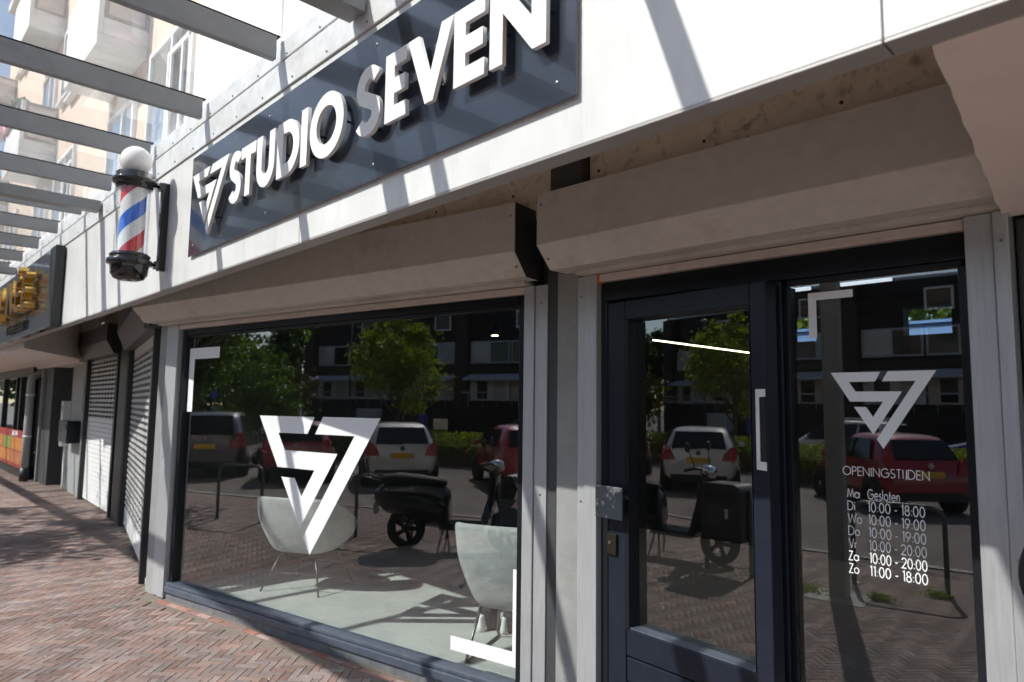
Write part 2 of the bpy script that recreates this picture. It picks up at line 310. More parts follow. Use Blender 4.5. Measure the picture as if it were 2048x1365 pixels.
# clinkers, herringbone turned 45 degrees
CELL = .0535; K = 3
def brick_mesh(name, m, L=K*CELL-.0028, W=CELL-.0028, h=.05, b=.002):
    mb = MB(); x, y = L/2, W/2
    vs = [(-x, -y, -h), (x, -y, -h), (x, y, -h), (-x, y, -h), (-x, -y, -b), (x, -y, -b), (x, y, -b), (-x, y, -b), (-x+b, -y+b, 0), (x-b, -y+b, 0), (x-b, y-b, 0), (-x+b, y-b, 0)]
    mb.add(vs, [(0, 1, 5, 4), (1, 2, 6, 5), (2, 3, 7, 6), (3, 0, 4, 7), (4, 5, 9, 8), (5, 6, 10, 9), (6, 7, 11, 10), (7, 4, 8, 11), (8, 9, 10, 11)]); return mb.mesh(name, m)
bm_std = brick_mesh('brick', 'brick'); bm_red = brick_mesh('brick', 'redbrick')
def front_y(x):      # y of the shop fronts along x
    if x > -2.35: return OR[1]+(x-OR[0])*math.tan(aR)
    if x > -6.95: return OL[1]+(x-OL[0])*math.tan(aL)
    return 2.08+(-6.95-x)*.2 if x > -11.1 else 3.3
bricks = []
for gx in range(-540, 540):
    for gy in range(-540, 540):
        m_ = (gx-gy) % (2*K)
        if m_ == 0: cxx, cyy, ang = (gx+K/2)*CELL, (gy+.5)*CELL, 0
        elif m_ == 2*K-1: cxx, cyy, ang = (gx+.5)*CELL, (gy+K/2)*CELL, math.pi/2
        else: continue
        x = (cxx-cyy)*.70711-9.0; y = (cxx+cyy)*.70711-.3
        if x < -22 or x > 2.5 or y < -2.92 or y > front_y(x)-(.175 if -6.95 < x < -.3 else .01): continue
        bricks.append((x, y, ang+math.pi/4))
def cam_px(p):
    v = Vector(p)-Vector((0, 0, 1.75)); z = v.dot(F_)
    if z < .2: return None
    return 1024+1365.33*v.dot(R_)/z, 682.5-1365.33*v.dot(U_)/z, z
def wob(x, y): return .0016*math.sin(x*2.1+y*1.3)+.001*math.sin(x*5.3-y*4.1)
near = []
for i, (x, y, a) in enumerate(bricks):
    q = cam_px((x, y, 0))
    if q and -10 < q[0] < 2058 and q[1] < 1375 and y < front_y(x)-.1: near.append((q[2], i))
near.sort(); single = set(i for _, i in near[:290])
bv = np.array([v.co[:] for v in bm_std.vertices]); bf = np.array([p.vertices[:] for p in bm_std.polygons])
allv = []; allf = []; nb = 0
for i, (x, y, a) in enumerate(bricks):
    z = wob(x, y)+random.uniform(-.0012, .0012); tx, ty = random.uniform(-.004, .004), random.uniform(-.008, .008); a += random.uniform(-.012, .012)
    if i in single:
        o = link('brick', bm_std, pavement, (x, y, z)); o.rotation_euler = (tx*math.cos(a)-ty*math.sin(a), tx*math.sin(a)+ty*math.cos(a), a); continue
    c, s_ = math.cos(a), math.sin(a); q = bv.copy(); q[:, 2] += q[:, 0]*tx*.5+q[:, 1]*ty
    allv.append(np.stack([q[:, 0]*c-q[:, 1]*s_+x, q[:, 0]*s_+q[:, 1]*c+y, q[:, 2]+z], 1)); allf.append(bf+nb); nb += len(bv)
def np_mesh(name, v, f, mats, parent=None, smooth=False, **kw):
    v = np.asarray(v, dtype=np.float32); f = np.asarray(f, dtype=np.int32); k = f.shape[1]; me = bpy.data.meshes.new(name)
    me.vertices.add(len(v)); me.vertices.foreach_set('co', v.ravel()); me.loops.add(f.size); me.loops.foreach_set('vertex_index', f.ravel())
    me.polygons.add(len(f)); me.polygons.foreach_set('loop_start', np.arange(0, f.size, k, dtype=np.int32)); me.polygons.foreach_set('loop_total', np.full(len(f), k, dtype=np.int32))
    me.update(calc_edges=True); me.validate(); me.materials.append(M[mats] if isinstance(mats, str) else mats); return link(name, me, parent, **kw)
np_mesh('brick_field', np.concatenate(allv), np.concatenate(allf), 'brick', pavement, kind='stuff')
# straight red course along the shop fronts
for O, a, u0, u1 in ((OL, aL, -6.15, -2.32), (OR, aR, -2.3, -.3)):
    u = u0+.08
    while u < u1:
        o = link('brick', bm_red, pavement, toW(O, a, u, -.06, random.uniform(-.003, .003))); o.rotation_euler = (random.uniform(-.03, .03), 0, a+random.uniform(-.01, .01)); u += .162

# ================================================================ shop window (left unit)
def shutter(name, O, a, uL, uR, prof, rails, z_top, slat, label, end_orange=False, pin=0):
    t = thing(name, O, a, label, 'shutter', 'roller shutters above the shop front')
    h_ = MB().prism_x(prof, uL, uR).build('housing', 'housing', t, .004)
    for e in (uL, uR):
        s_ = 1 if e == uR else -1
        MB().prism_x([(y*1.0+(.003 if y < -.02 else 0), z-.002) for y, z in prof], e+.0005*s_, e+.004*s_).build('end_cap', 'housing_end', t)
        for (yy, zz) in ((-.272, 2.83), (-.21, 2.545)):
            nrm = Vector((0, -1, 0)) if zz > 2.7 else Vector((0, -.72, -.69)); p = Vector((e-s_*.03, yy+(.0 if zz > 2.7 else .0), zz))
            MB().cyl(p, p+nrm*.006, .008, .006, 12).build('screw', 'screw', t)
    slab('lower_track', 'housing', t, uL+.1, uR-.07, -.07, .03, z_top, z_top+.022, .003)
    for grp in rails:
        for (u0, u1, y0) in grp:
            r_ = slab('guide_rail', 'rail', t, u0, u1, y0, .12, .004, z_top-.003, .004)
            for zz in (1.25, 2.36):
                if y0 in (0., -.045): MB().cyl(((u0+u1)/2, y0, zz), ((u0+u1)/2, y0-.004, zz), .006, .005, 10).build('screw', 'screw', t)
    slab('bottom_slat', 'pink', t, slat[0], slat[1], -.005, .045, 2.427, z_top-.004, .004)
    if end_orange: slab('end_stop', 'orange', t, slat[0]-.012, slat[0]-.001, -.008, .03, 2.42, z_top-.006)
    return t
profL = [(-.272, 2.905), (-.272, 2.62), (-.155, 2.494), (-.02, 2.494), (-.02, 2.905)]
profR = [(-.272, 2.893), (-.272, 2.614), (-.16, 2.494), (-.02, 2.494), (-.02, 2.893)]
shutter('roller_shutter', OL, aL, -6.55, -2.185, profL, [[(-6.405, -6.292, .0), (-6.290, -6.19, -.012)], [(-2.294, -2.222, -.012), (-2.22, -2.135, .0)]], 2.472, (-6.186, -2.298), 'long taupe shutter box above the big shop window with its side rails')
shutter('roller_shutter', OR, aR, -2.40, -.30, profR, [[(-2.332, -2.282, .0), (-2.28, -2.197, -.012)], [(-.508, -.421, -.03), (-.419, -.372, -.045)]], 2.472, (-2.182, -.512), 'taupe shutter box above the entrance door with its side rails', True)
sw = thing('shop_window', OL, aL, 'large shop window with white logo decals and dark frame', 'window')
slab('plinth', 'plinth', sw, -6.188, -2.30, .012, .3, -.05, .052, .004)
slab('sill', 'sill', sw, -6.188, -2.30, -.006, .11, .054, .112, .008)
slab('sill_cap', 'sill', sw, -6.186, -2.302, .004, .11, .1135, .142, .006)
slab('jamb', 'frame', sw, -6.186, -6.13, .035, .14, .1435, 2.425, .004)
slab('jamb', 'frame', sw, -2.36, -2.302, .035, .14, .1435, 2.425, .004)
slab('head', 'frame', sw, -6.128, -2.362, .03, .14, 2.375, 2.424, .004)
slab('head_bead', 'frame', sw, -6.128, -2.362, .045, .13, 2.352, 2.3735, .003)
pane('pane', 'glassL', sw, -6.13, -2.36, .143, 2.352, .075)
S_ = [(-1.026, 1.911), (-.834, 1.911), (-.855, 1.872), (-.955, 1.871), (-.93, 1.831), (-.758, 1.831), (-.868, 1.657), (-.938, 1.768), (-.892, 1.768), (-.867, 1.728), (-.828, 1.790), (-.953, 1.790)]
V_ = [(-.807, 1.912), (-.637, 1.912), (-.833, 1.601), (-.856, 1.639), (-.709, 1.872), (-.83, 1.872)]
def logo(parent, m, x0, x1, z1, z0, y, depth, name='logo', sub=None):
    fx = lambda u: x0+(u+1.026)/(.389)*(x1-x0); fz = lambda z: z0+(z-1.601)/(.311)*(z1-z0)
    r = []
    for P in (S_, V_):
        r.append(curve_mesh(name, [[(fx(u), fz(z)) for u, z in P]], depth, m, parent, Matrix.Translation((0, y, 0))))
    return r
def decal(parent, pts, y, name='corner_decal'): return curve_mesh(name, [pts], .0006, 'decal', parent, Matrix.Translation((0, y, 0)))
logo(sw, 'decal', -4.992, -3.574, 1.655, .619, .0735, .0006, 'logo_decal')
decal(sw, [(-6.115, 2.25), (-5.63, 2.25), (-5.63, 2.15), (-6.03, 2.15), (-6.03, 1.668), (-6.115, 1.668)], .0735)
decal(sw, [(-2.886, .312), (-2.886, .226), (-2.338, .226), (-2.338, .786), (-2.41, .786), (-2.41, .312)], .0735)

# ================================================================ entrance (right unit)
en = thing('shop_entrance', OR, aR, 'dark shop entrance with glazed door and opening hours on the sidelight', 'entrance')
slab('head', 'frame', en, -2.195, -.51, .03, .15, 2.325, 2.426, .004)
slab('head_bead', 'frame', en, -1.193, -.53, .045, .13, 2.30, 2.3235, .003)
slab('jamb', 'frame', en, -2.195, -2.153, .03, .15, .03, 2.3235, .004)
slab('jamb', 'frame', en, -.545, -.511, .03, .15, .03, 2.2985, .004)
slab('mullion', 'doorblue', en, -1.272, -1.213, .03, .15, .03, 2.3235, .005)
slab('mullion_bead', 'frame', en, -1.2115, -1.19, .05, .14, .125, 2.2985, .003)
slab('threshold', 'sill', en, -2.195, -.51, .0, .2, -.03, .028, .004)
slab('sill', 'doorblue', en, -1.2115, -.546, .02, .15, .03, .123, .005)
side = pane('sidelight_pane', 'glassD', en, -1.19, -.545, .124, 2.30, .07)
logo(side, 'decal', -1.026, -.637, 1.911, 1.601, .0685, .0006, 'logo_decal')
decal(side, [(-1.111, 2.259), (-.928, 2.259), (-.928, 2.226), (-1.077, 2.226), (-1.077, 2.063), (-1.111, 2.063)], .0685)
# stroke lettering
def arc(cx, cy, rx, ry, a0, a1, n=14): return [(cx+rx*math.cos(R(a0+(a1-a0)*i/n)), cy+ry*math.sin(R(a0+(a1-a0)*i/n))) for i in range(n+1)]
X_ = .62
G = {
 'O': (.98, [arc(.49, .5, .49, .5, 90, 450, 32)]), 'P': (.50, [[(0, 0), (0, 1), (.24, 1)]+arc(.24, .74, .26, .26, 90, -90)[1:]+[(0, .48)]]),
 'E': (.46, [[(.46, 1), (0, 1), (0, 0), (.46, 0)], [(0, .52), (.43, .52)]]), 'N': (.74, [[(0, 0), (0, 1), (.74, 0), (.74, 1)]]), 'I': (.1, [[(.05, 0), (.05, 1)]]),
 'G': (.95, [arc(.49, .5, .49, .5, 45, 345, 26)+[(.97, .5), (.55, .5)]]), 'S': (.5, [arc(.26, .74, .22, .25, 40, 250, 14)+arc(.24, .25, .25, .25, 70, -150, 14)]),
 'T': (.5, [[(0, 1), (.5, 1)], [(.25, 1), (.25, 0)]]), 'J': (.16, [[(.16, 1), (.16, .1)]+arc(.0, .1, .16, .17, 0, -80, 8)]),
 'D': (.74, [[(0, 0), (0, 1), (.24, 1)]+arc(.24, .5, .5, .5, 90, -90, 20)[1:]+[(0, 0)]]), 'M': (.86, [[(0, 0), (.14, 1), (.43, .08), (.72, 1), (.86, 0)]]),
 'W': (1.1, [[(0, 1), (.27, 0), (.55, .95), (.83, 0), (1.1, 1)]]), 'V': (.66, [[(0, 1), (.33, 0), (.66, 1)]]), 'Z': (.54, [[(.02, 1), (.52, 1), (0, 0), (.54, 0)]]),
 'a': (.62, [arc(.31, .31, .31, .31, 90, 450, 24), [(.62, X_), (.62, 0)]]), 'e': (.6, [[(.0, .33), (.6, .33)]+arc(.3, .31, .3, .31, 4, 320, 22)]), 's': (.34, [arc(.18, .46, .14, .15, 40, 250, 10)+arc(.16, .16, .16, .16, 70, -150, 10)]),
 'l': (.06, [[(.03, 0), (.03, 1.05)]]), 'o': (.62, [arc(.31, .31, .31, .31, 90, 450, 24)]), 't': (.24, [[(.12, 0), (.12, .92)], [(0, .6), (.26, .6)]]), 'n': (.42, [[(0, 0), (0, X_)], arc(.21, .40, .21, .21, 180, 0, 12)+[(.42, 0)]]),
 'i': (.1, [[(.05, 0), (.05, X_)], [(.05, .82), (.05, .92)]]), 'r': (.2, [[(0, 0), (0, X_)], arc(.2, .40, .2, .2, 180, 80, 8)]),
 '0': (.52, [arc(.26, .5, .26, .5, 90, 450, 26)]), '1': (.18, [[(0, .88), (.16, 1), (.16, 0)]]), '2': (.5, [arc(.26, .73, .25, .26, 165, -38, 14)+[(0, 0), (.52, 0)]]),
 '8': (.5, [arc(.25, .75, .2, .24, 90, 450, 20), arc(.25, .26, .25, .26, 90, 450, 20)]), '9': (.52, [arc(.26, .7, .26, .29, 90, 450, 22), [(.5, .6), (.12, 0)]]),
 ':': (.06, [[(.03, .05), (.03, .13)], [(.03, .48), (.03, .56)]]), '-': (.3, [[(0, .38), (.3, .38)]]), ' ': (.12, [])}
def lettering(name, txt, x, z, hgt, y, parent, m, wt=.1, gap=.16, width=None, depth=.0006):
    pen = 0; segs = []
    for ch in txt:
        w, st = G[ch]
        for p in st: segs.append([(pen+a, b) for a, b in p])
        pen += w+gap
    tot = pen-gap; sx = hgt*.78 if width is None else width/tot; b = MB(); k = 0
    for p in segs:
        n = len(p); off = []
        for i in range(n):
            a = p[max(i-1, 0)]; c = p[min(i+1, n-1)]
            d0 = Vector((p[i][0]-a[0], p[i][1]-a[1])) if i else None; d1 = Vector((c[0]-p[i][0], c[1]-p[i][1])) if i < n-1 else None
            if d0 is None: d0 = d1
            if d1 is None: d1 = d0
            if (Vector(p[0])-Vector(p[-1])).length < 1e-4 and i in (0, n-1): d0 = Vector(p[-1])-Vector(p[-2]); d1 = Vector(p[1])-Vector(p[0])
            d0 = d0.normalized(); d1 = d1.normalized(); nm = Vector((-d0.y-d1.y, d0.x+d1.x)); L_ = nm.length
            nm = nm/L_ if L_ > 1e-5 else Vector((-d0.y, d0.x)); f = min(2.2, 1/max(.35, L_/2)); off.append((nm.x*wt/2*f, nm.y*wt/2*f))
        yy = y-k*.00002; k += 1
        vs = [(x+(p[i][0]+q*off[i][0])*sx, yy, z+(p[i][1]+q*off[i][1])*hgt) for i in range(n) for q in (1, -1)]
        b.add(vs, [(2*i, 2*i+1, 2*i+3, 2*i+2) for i in range(n-1)])
    return b.build(name, m, parent, recalc=False)
lettering('lettering', 'OPENINGSTIJDEN', -.989, 1.489, .034, .0685, side, 'decal', .095, .2, .312)
for i, (d_, h_) in enumerate((('Ma', 'Gesloten'), ('Di', '10:00 - 18:00'), ('Wo', '10:00 - 19:00'), ('Do', '10:00 - 19:00'), ('Vr', '10:00 - 20:00'), ('Za', '10:00 - 20:00'), ('Zo', '11:00 - 18:00'))):
    z = 1.398-.0502*i; wt = .125 if i > 4 else .11
    lettering('lettering', d_, -.975+(.0 if i < 5 else -.002), z, .035, .0685, side, 'decal', wt, .16)
    lettering('lettering', h_, -.898, z, .038, .0685, side, 'decal', wt, .2, .115 if i == 0 else .2)
# door leaf, a little open
hg = toW(OR, aR, -2.15, .03)
inv = Matrix.Translation(OR) @ Matrix.Rotation(aR, 4, 'Z')
door = slab('door', 'doorblue', en, .0, .12, 0, .085, .035, 2.31, .005)
door.matrix_parent_inverse = inv.inverted(); door.location = hg; door.rotation_euler = (0, 0, aD)
for args in (('stile', .848, .928, 0, .085, .035, 2.31), ('top_rail', .1205, .8475, 0, .085, 2.212, 2.31), ('bottom_rail', .1205, .8475, .004, .083, .52, .65)):
    slab(args[0], 'doorblue', door, *args[1:], .005)
for z0, z1 in ((.395, .513), (.27, .388), (.145, .263), (.036, .138)): slab('board', 'doorblue', door, .1205, .8475, .006, .05, z0, z1, .006)
slab('bead', 'frame', door, .1205, .1435, -.002, .08, .652, 2.2105, .003)
slab('bead', 'frame', door, .8445, .8475, -.002, .08, .652, 2.2105, .001)
slab('bead', 'sill', door, .1445, .8435, .003, .08, .6515, .659, .002)
pane('pane', 'glassD', door, .144, .8445, .66, 2.2115, .068)
kb = MB(); kb.box(-.02, .165, -.075, -.063, 1.19, 1.352); kn = kb.build('knob', 'steel', door, .003)
MB().box(.075, .12, -.0635, -.001, 1.245, 1.30).build('knob_neck', 'steel', door, .003)
slab('lock_plate', 'brass', door, .006, .07, -.018, -.0005, 1.0, 1.105, .003)
MB().cyl((.03, -.018, 1.06), (.03, -.024, 1.06), .009, .009, 14).build('key_hole', 'screw', door)
# pale plate with a long slot on the outer stile
pl = curve_mesh('strike_plate', [[(.872, 1.497), (.918, 1.493), (.918, 1.529), (.889, 1.531), (.889, 1.806), (.918, 1.806), (.918, 1.839), (.872, 1.839)]], .004, 'plate', door, Matrix.Translation((0, -.003, 0)))
slab('slot', 'matte_black', door, .8895, .9175, -.002, -.0006, 1.531, 1.8055)

# ================================================================ wall pieces round the units
pil = thing('pillar', OR, aR, 'grey concrete pillar between the shop window and the door', 'pillar')
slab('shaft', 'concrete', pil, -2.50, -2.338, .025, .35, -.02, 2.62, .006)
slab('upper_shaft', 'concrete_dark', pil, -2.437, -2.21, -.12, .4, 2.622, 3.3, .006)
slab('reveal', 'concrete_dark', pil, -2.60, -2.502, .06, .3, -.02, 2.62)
rp = thing('wall_pier', OR, aR, 'dark wall pier at the right of the entrance', 'pillar')
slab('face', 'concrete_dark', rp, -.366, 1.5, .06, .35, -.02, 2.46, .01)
lp_ = thing('wall_strip', OL, aL, 'narrow grey painted wall strip left of the big shop window', 'wall')
slab('face', 'concrete', lp_, -6.56, -6.408, .02, .3, -.02, 2.5, .004)
for nm, O, a, u0, u1, lab in (('cladding_board', OL, aL, -6.75, -2.07, 'cream cladding board with rusty screws above the long shutter box'), ('cladding_board', OR, aR, -2.205, 1.5, 'cream cladding board with rusty screws above the door shutter box')):
    t = thing(nm, O, a, lab, 'cladding', 'cream boards under the canopy')
    slab('board', 'cream', t, u0, u1, -.06, .02, 2.85, 3.34, .004)
    u = u0+.06
    while u < u1:
        MB().cyl((u, -.06, 3.02), (u, -.064, 3.02), .009, .008, 10).build('screw', 'rust', t); u += .62
# soffit on the right
ed = []
for i in range(24):
    f = i/23; jx = random.uniform(-.004, .004); ed.append((-.415-.094*f+jx, 1.735+1.2*f))
sv = [(x, y, 2.592-.142*(y-1.735)/1.2) for x, y in ed]+[(2.5, 2.935, 2.45), (2.5, 1.735, 2.592)]
n_ = len(sv); b = MB(); b.add(sv+[(x, y, z+.9) for x, y, z in sv], [tuple(range(n_-1, -1, -1)), tuple(range(n_, 2*n_))]+[(i, (i+1) % n_, (i+1) % n_+n_, i+n_) for i in range(n_)])
b.build('soffit_slab', 'soffit', None, label='pinkish beige soffit slab at the right with a ragged cut edge', cat='soffit')
slab('soffit_ceiling', 'cream', None, -7.0, -.52, 1.76, 3.2, 3.36, 3.42, label='cream ceiling strip behind the white fascia', cat='soffit')

# ================================================================ fascia and canopy
YF = 1.641
fa = thing('fascia', (0, YF, 0), 0, 'long white metal fascia band above the shop fronts', 'fascia')
joints = [-40, -33, -26, -20, -14.5, -11.6, -8.26, -3.337, -.49, 3.5]
for x0, x1 in zip(joints[:-1], joints[1:]):
    slab('panel', 'white_panel', fa, x0+.002, x1-.002, 0, .05, 2.60, 3.522, .003)
    slab('lip', 'lip', fa, x0+.002, x1-.002, .0, .085, 2.590, 2.5995, .002)
slab('back', 'lip', fa, -40, 3.5, .0855, .10, 2.598, 3.35)
slab('flashing', 'galv', fa, -40, 3.5, -.012, .05, 3.526, 3.694, .004)
slab('gap', 'matte_black', fa, -40, 3.5, .01, .05, 3.695, 3.715)
slab('wall_plate', 'galv', fa, -40, 3.5, -.004, .06, 3.716, 3.835, .004)
b = MB()
for i in range(60):
    x = -20+i*.382
    for z in (3.56, 3.735): b.sphere((x+(.1 if z < 3.6 else 0), -.013 if z < 3.6 else -.005, z), .007, 8, 5)
b.build('rivets', 'screw', fa)
ca = thing('glass_canopy', (0, 0, 0), 0, 'flat glass canopy on grey beams in front of the shops', 'canopy')
beam_x = [-3.65+1.145*k for k in range(-26, 6)]
bmesh_beam = MB().box(-.024, .024, -1.06, 1.60, 3.705, 3.842).mesh('beam', 'beam')
capm = MB().box(-.02, .02, -1.1, 1.62, 3.8445, 3.852).mesh('beam_gasket', 'matte_black')
for x in beam_x:
    o = link('beam', bmesh_beam, ca, (x, 0, 0)); bev(o, .005); link('gasket', capm, o)
for x0, x1 in zip(beam_x[:-1], beam_x[1:]):
    b = MB(); xa, xb = x0+.004, x1-.004; z = 3.854
    b.add([(xa, -1.12, z), (xb, -1.12, z), (xb, 1.66, z), (xa, 1.66, z)], [(3, 2, 1, 0)]); b.cur = 1
    z2 = z+.01; b.add([(xa, -1.12, z2), (xb, -1.12, z2), (xb, 1.66, z2), (xa, 1.66, z2)], [(0, 1, 2, 3)])
    b.build('pane', ['glassC', 'clear'], ca, recalc=False)
for x in (-21.9, -17.1, -12.3, -7.55, -2.775, 2.0): slab('main_beam', 'beam', ca, x-.07, x+.07, -1.06, 1.615, 3.60, 3.70, .005)
slab('front_gutter', 'beam', ca, beam_x[0], beam_x[-1], -1.13, -1.063, 3.66, 3.84, .005)
for x in (-2.31-12.595, -2.31, -2.31+9.16):
    p = slab('post', 'beam', ca, x-.075, x+.075, -1.09, -.94, .0, 3.655, .006)
    slab('footing', 'kerb', p, x-.26, x+.26, -1.24, -.76, -.05, .008, .004)

# ================================================================ sign
sg = thing('sign_board', (0, YF, 0), 0, 'dark blue sign board with raised white letters STUDIO SEVEN', 'sign')
slab('board', 'signboard', sg, -4.957, -1.397, -.022, -.012, 2.76, 3.47, .002)
for x in (-4.87, -3.72, -2.6, -1.48):
    for z in (2.83, 3.40): MB().sphere((x, -.022, z), .009, 10, 6, (1, .5, 1)).build('screw', 'screw', sg)
YL = -.062
def put(name, loops): return curve_mesh(name, loops, .019, 'letter', sg, Matrix.Translation((0, YL, 0)))
def spacer(x, z): MB().cyl((x, -.055, z), (x, -.02, z), .006, .006, 8).build('standoff', 'black', sg)
logo(sg, 'letter', -4.79, -4.165, 3.287, 2.833, YL, .019, 'logo')
def ell(cx, cz, rx, rz, n=48, a0=0, a1=360): return [(cx+rx*math.cos(R(a0+(a1-a0)*i/n)), cz+rz*math.sin(R(a0+(a1-a0)*i/n))) for i in range(n+(0 if a1-a0 == 360 else 1))]
Z0, Z1 = 2.957, 3.262; ZH = Z1-Z0
def L_S(x0, x1, z0, z1, w):
    cx = (x0+x1)/2; rx = (x1-x0)/2-w/2; H_ = z1-z0; rz = (H_-w)/4
    c = ell(cx+rx*.06, z1-w/2-rz, rx*.92, rz, 18, 28, 240)+ell(cx-rx*.06, z0+w/2+rz, rx*.98, rz, 18, 62, -152)
    # centre line -> outline
    c = c[:17]+c[21:]
    l, r = [], []
    for i in range(len(c)):
        a = Vector(c[max(i-1, 0)]); d = (Vector(c[min(i+1, len(c)-1)])-a).normalized(); nm = Vector((-d.y, d.x)); ww = w*(1.0 if 6 < i < len(c)-7 else .92)
        l.append(tuple(Vector(c[i])+nm*ww/2)); r.append(tuple(Vector(c[i])-nm*ww/2))
    return [l+r[::-1]]
def L_T(x0, x1, w): m_ = (x0+x1)/2; return [[(x0, Z1), (x1, Z1), (x1, Z1-w), (m_+w/2, Z1-w), (m_+w/2, Z0), (m_-w/2, Z0), (m_-w/2, Z1-w), (x0, Z1-w)]]
def L_U(x0, x1, w):
    r = (x1-x0)/2; cx = (x0+x1)/2; zc = Z0+r*1.05
    o = [(x0, Z1)]+ell(cx, zc, r, r*1.08, 20, 180, 360)+[(x1, Z1), (x1-w, Z1)]+ell(cx, zc, r-w, (r-w)*1.05, 20, 360, 180)+[(x0+w, Z1)]; return [o]
def L_D(x0, x1, w):
    H_ = ZH/2; cz = (Z0+Z1)/2; xs = x1-H_*.95
    return [[(x0, Z0)]+ell(xs, cz, x1-xs, H_, 24, -90, 90)+[(x0, Z1)], [(x0+w, Z0+w)]+ell(xs, cz, x1-xs-w, H_-w, 24, -90, 90)+[(x0+w, Z1-w)]]
def L_E(x0, x1, w): zc = (Z0+Z1)/2; return [[(x0, Z0), (x1, Z0), (x1, Z0+w*.95), (x0+w, Z0+w*.95), (x0+w, zc-w/2), (x1-.01, zc-w/2), (x1-.01, zc+w/2), (x0+w, zc+w/2), (x0+w, Z1-w*.95), (x1, Z1-w*.95), (x1, Z1), (x0, Z1)]]
def L_V(x0, x1, w): m_ = (x0+x1)/2; return [[(x0, Z1), (x0+w*1.1, Z1), (m_, Z0+.10), (x1-w*1.1, Z1), (x1, Z1), (m_+.026, Z0), (m_-.026, Z0)]]
def L_N(x0, x1, w): return [[(x0, Z0), (x0, Z1), (x0+w*.95, Z1), (x1-w, Z0+.115), (x1-w, Z1), (x1, Z1), (x1, Z0), (x1-w*.95, Z0), (x0+w, Z1-.115), (x0+w, Z0)]]
w = .068
put('letter', L_S(-4.155, -3.965, Z0-.012, Z1+.012, w)); put('letter', L_T(-3.975, -3.775, w)); put('letter', L_U(-3.755, -3.525, w)); put('letter', L_D(-3.492, -3.235, w))
put('letter', [[(-3.218, Z0), (-3.150, Z0), (-3.150, Z1), (-3.218, Z1)]]); put('letter', [ell(-2.957, (Z0+Z1)/2, .165, ZH/2+.012), ell(-2.957, (Z0+Z1)/2, .165-w, ZH/2+.012-w)])
put('letter', L_S(-2.690, -2.475, Z0-.012, Z1+.012, w)); put('letter', L_E(-2.443, -2.287, w)); put('letter', L_V(-2.278, -1.978, w)); put('letter', L_E(-1.972, -1.795, w)); put('letter', L_N(-1.766, -1.486, w))
for x, z in ((-4.05, 3.2), (-4.07, 3.0), (-3.875, 3.1), (-3.72, 3.2), (-3.56, 3.2), (-3.46, 3.1), (-3.184, 3.2), (-3.184, 3.02), (-3.09, 3.1), (-2.83, 3.1), (-2.6, 3.0), (-2.41, 3.2), (-2.41, 3.0), (-2.13, 3.05), (-1.94, 3.2), (-1.94, 3.0), (-1.73, 3.1), (-1.52, 3.1), (-4.45, 2.95), (-4.6, 3.25)): spacer(x, z)

# ================================================================ barber pole
bp = thing('barber_pole', (-5.52, 1.401, 2.635), 0, 'barber pole with red, white and blue stripes and white globe', 'barber pole')
MB().lathe([(0, -.0), (.06, 0), (.10, .012), (.122, .045), (.128, .105), (.128, .112), (.148, .115), (.152, .125), (.152, .145), (.146, .153), (.132, .156), (.130, .172), (.136, .175), (.134, .188), (.122, .192), (.12, .2), (.0, .2)], 44).build('base_cup', 'gloss_black', bp)
MB().lathe([(.086, .2), (.086, .69)], 40).build('striped_core', 'stripes', bp)
MB().lathe([(.112, .2), (.112, .69)], 40).build('glass_tube', 'tube', bp)
MB().lathe([(0, .688), (.12, .688), (.126, .70), (.124, .716), (.144, .722), (.150, .735), (.150, .752), (.142, .762), (.130, .764), (.130, .798), (.12, .806), (.06, .812), (0, .814)], 44).build('top_cap', 'gloss_black', bp)
MB().sphere((0, 0, .905), .108, 40, 24).build('globe', 'globe', bp)
slab('back_rail', 'gloss_black', bp, -.022, .022, .185, .238, .10, .78, .004)
for z in (.14, .745):
    MB().cyl((0, .08, z), (0, .19, z), .014, .010, 12).build('bracket_arm', 'gloss_black', bp); MB().box(-.03, .03, .165, .19, z-.03, z+.03).build('bracket_plate', 'gloss_black', bp, .004)
# ================================================================ neighbour shops on the left
M['shut_grey'] = mat('neighbour_shutter', (.55, .54, .53), .5, .2, var=.08, vscale=12, dirt=(.38, .36, .34, .4), dscale=5)
M['shut_white'] = mat('pale_slats', (.78, .78, .78), .5, var=.05, vscale=12, dirt=(.5, .5, .5, .4), dscale=4)
M['shut_black'] = mat('neighbour_black', (.02, .021, .022), .45)
M['greypaint'] = mat('grey_paint', (.30, .315, .31), .6, var=.08, vscale=4, dirt=(.2, .2, .19, .4), dscale=4)
M['pvc'] = mat('grey_pvc', (.33, .33, .33), .5, var=.06)
M['housing_dark'] = mat('dark_housing', (.11, .105, .10), .5, .2, var=.08, vscale=10)
def perf_mesh(name, L, m):
    b = MB(); b.box(0, L, -.006, .006, 0, .018); b.box(0, L, -.006, .006, .058, .0745)
    k = 0
    while k*.24 < L: b.box(k*.24, k*.24+.035, -.003, .003, .0185, .0575); k += 1
    return b.mesh(name, m)
def solid_mesh(name, L, m, p=.0745):
    b = MB(); b.prism_x([(-.007, .004), (-.012, p*.35), (-.012, p*.75), (-.005, p-.002), (.006, p-.002), (.006, .004)], 0, L); return b.mesh(name, m)
NA, NB_ = Vector((-7.02, 2.14)), Vector((-11.2, 2.98)); nang = math.atan2(NB_.y-NA.y, NB_.x-NA.x)   # runs to the left
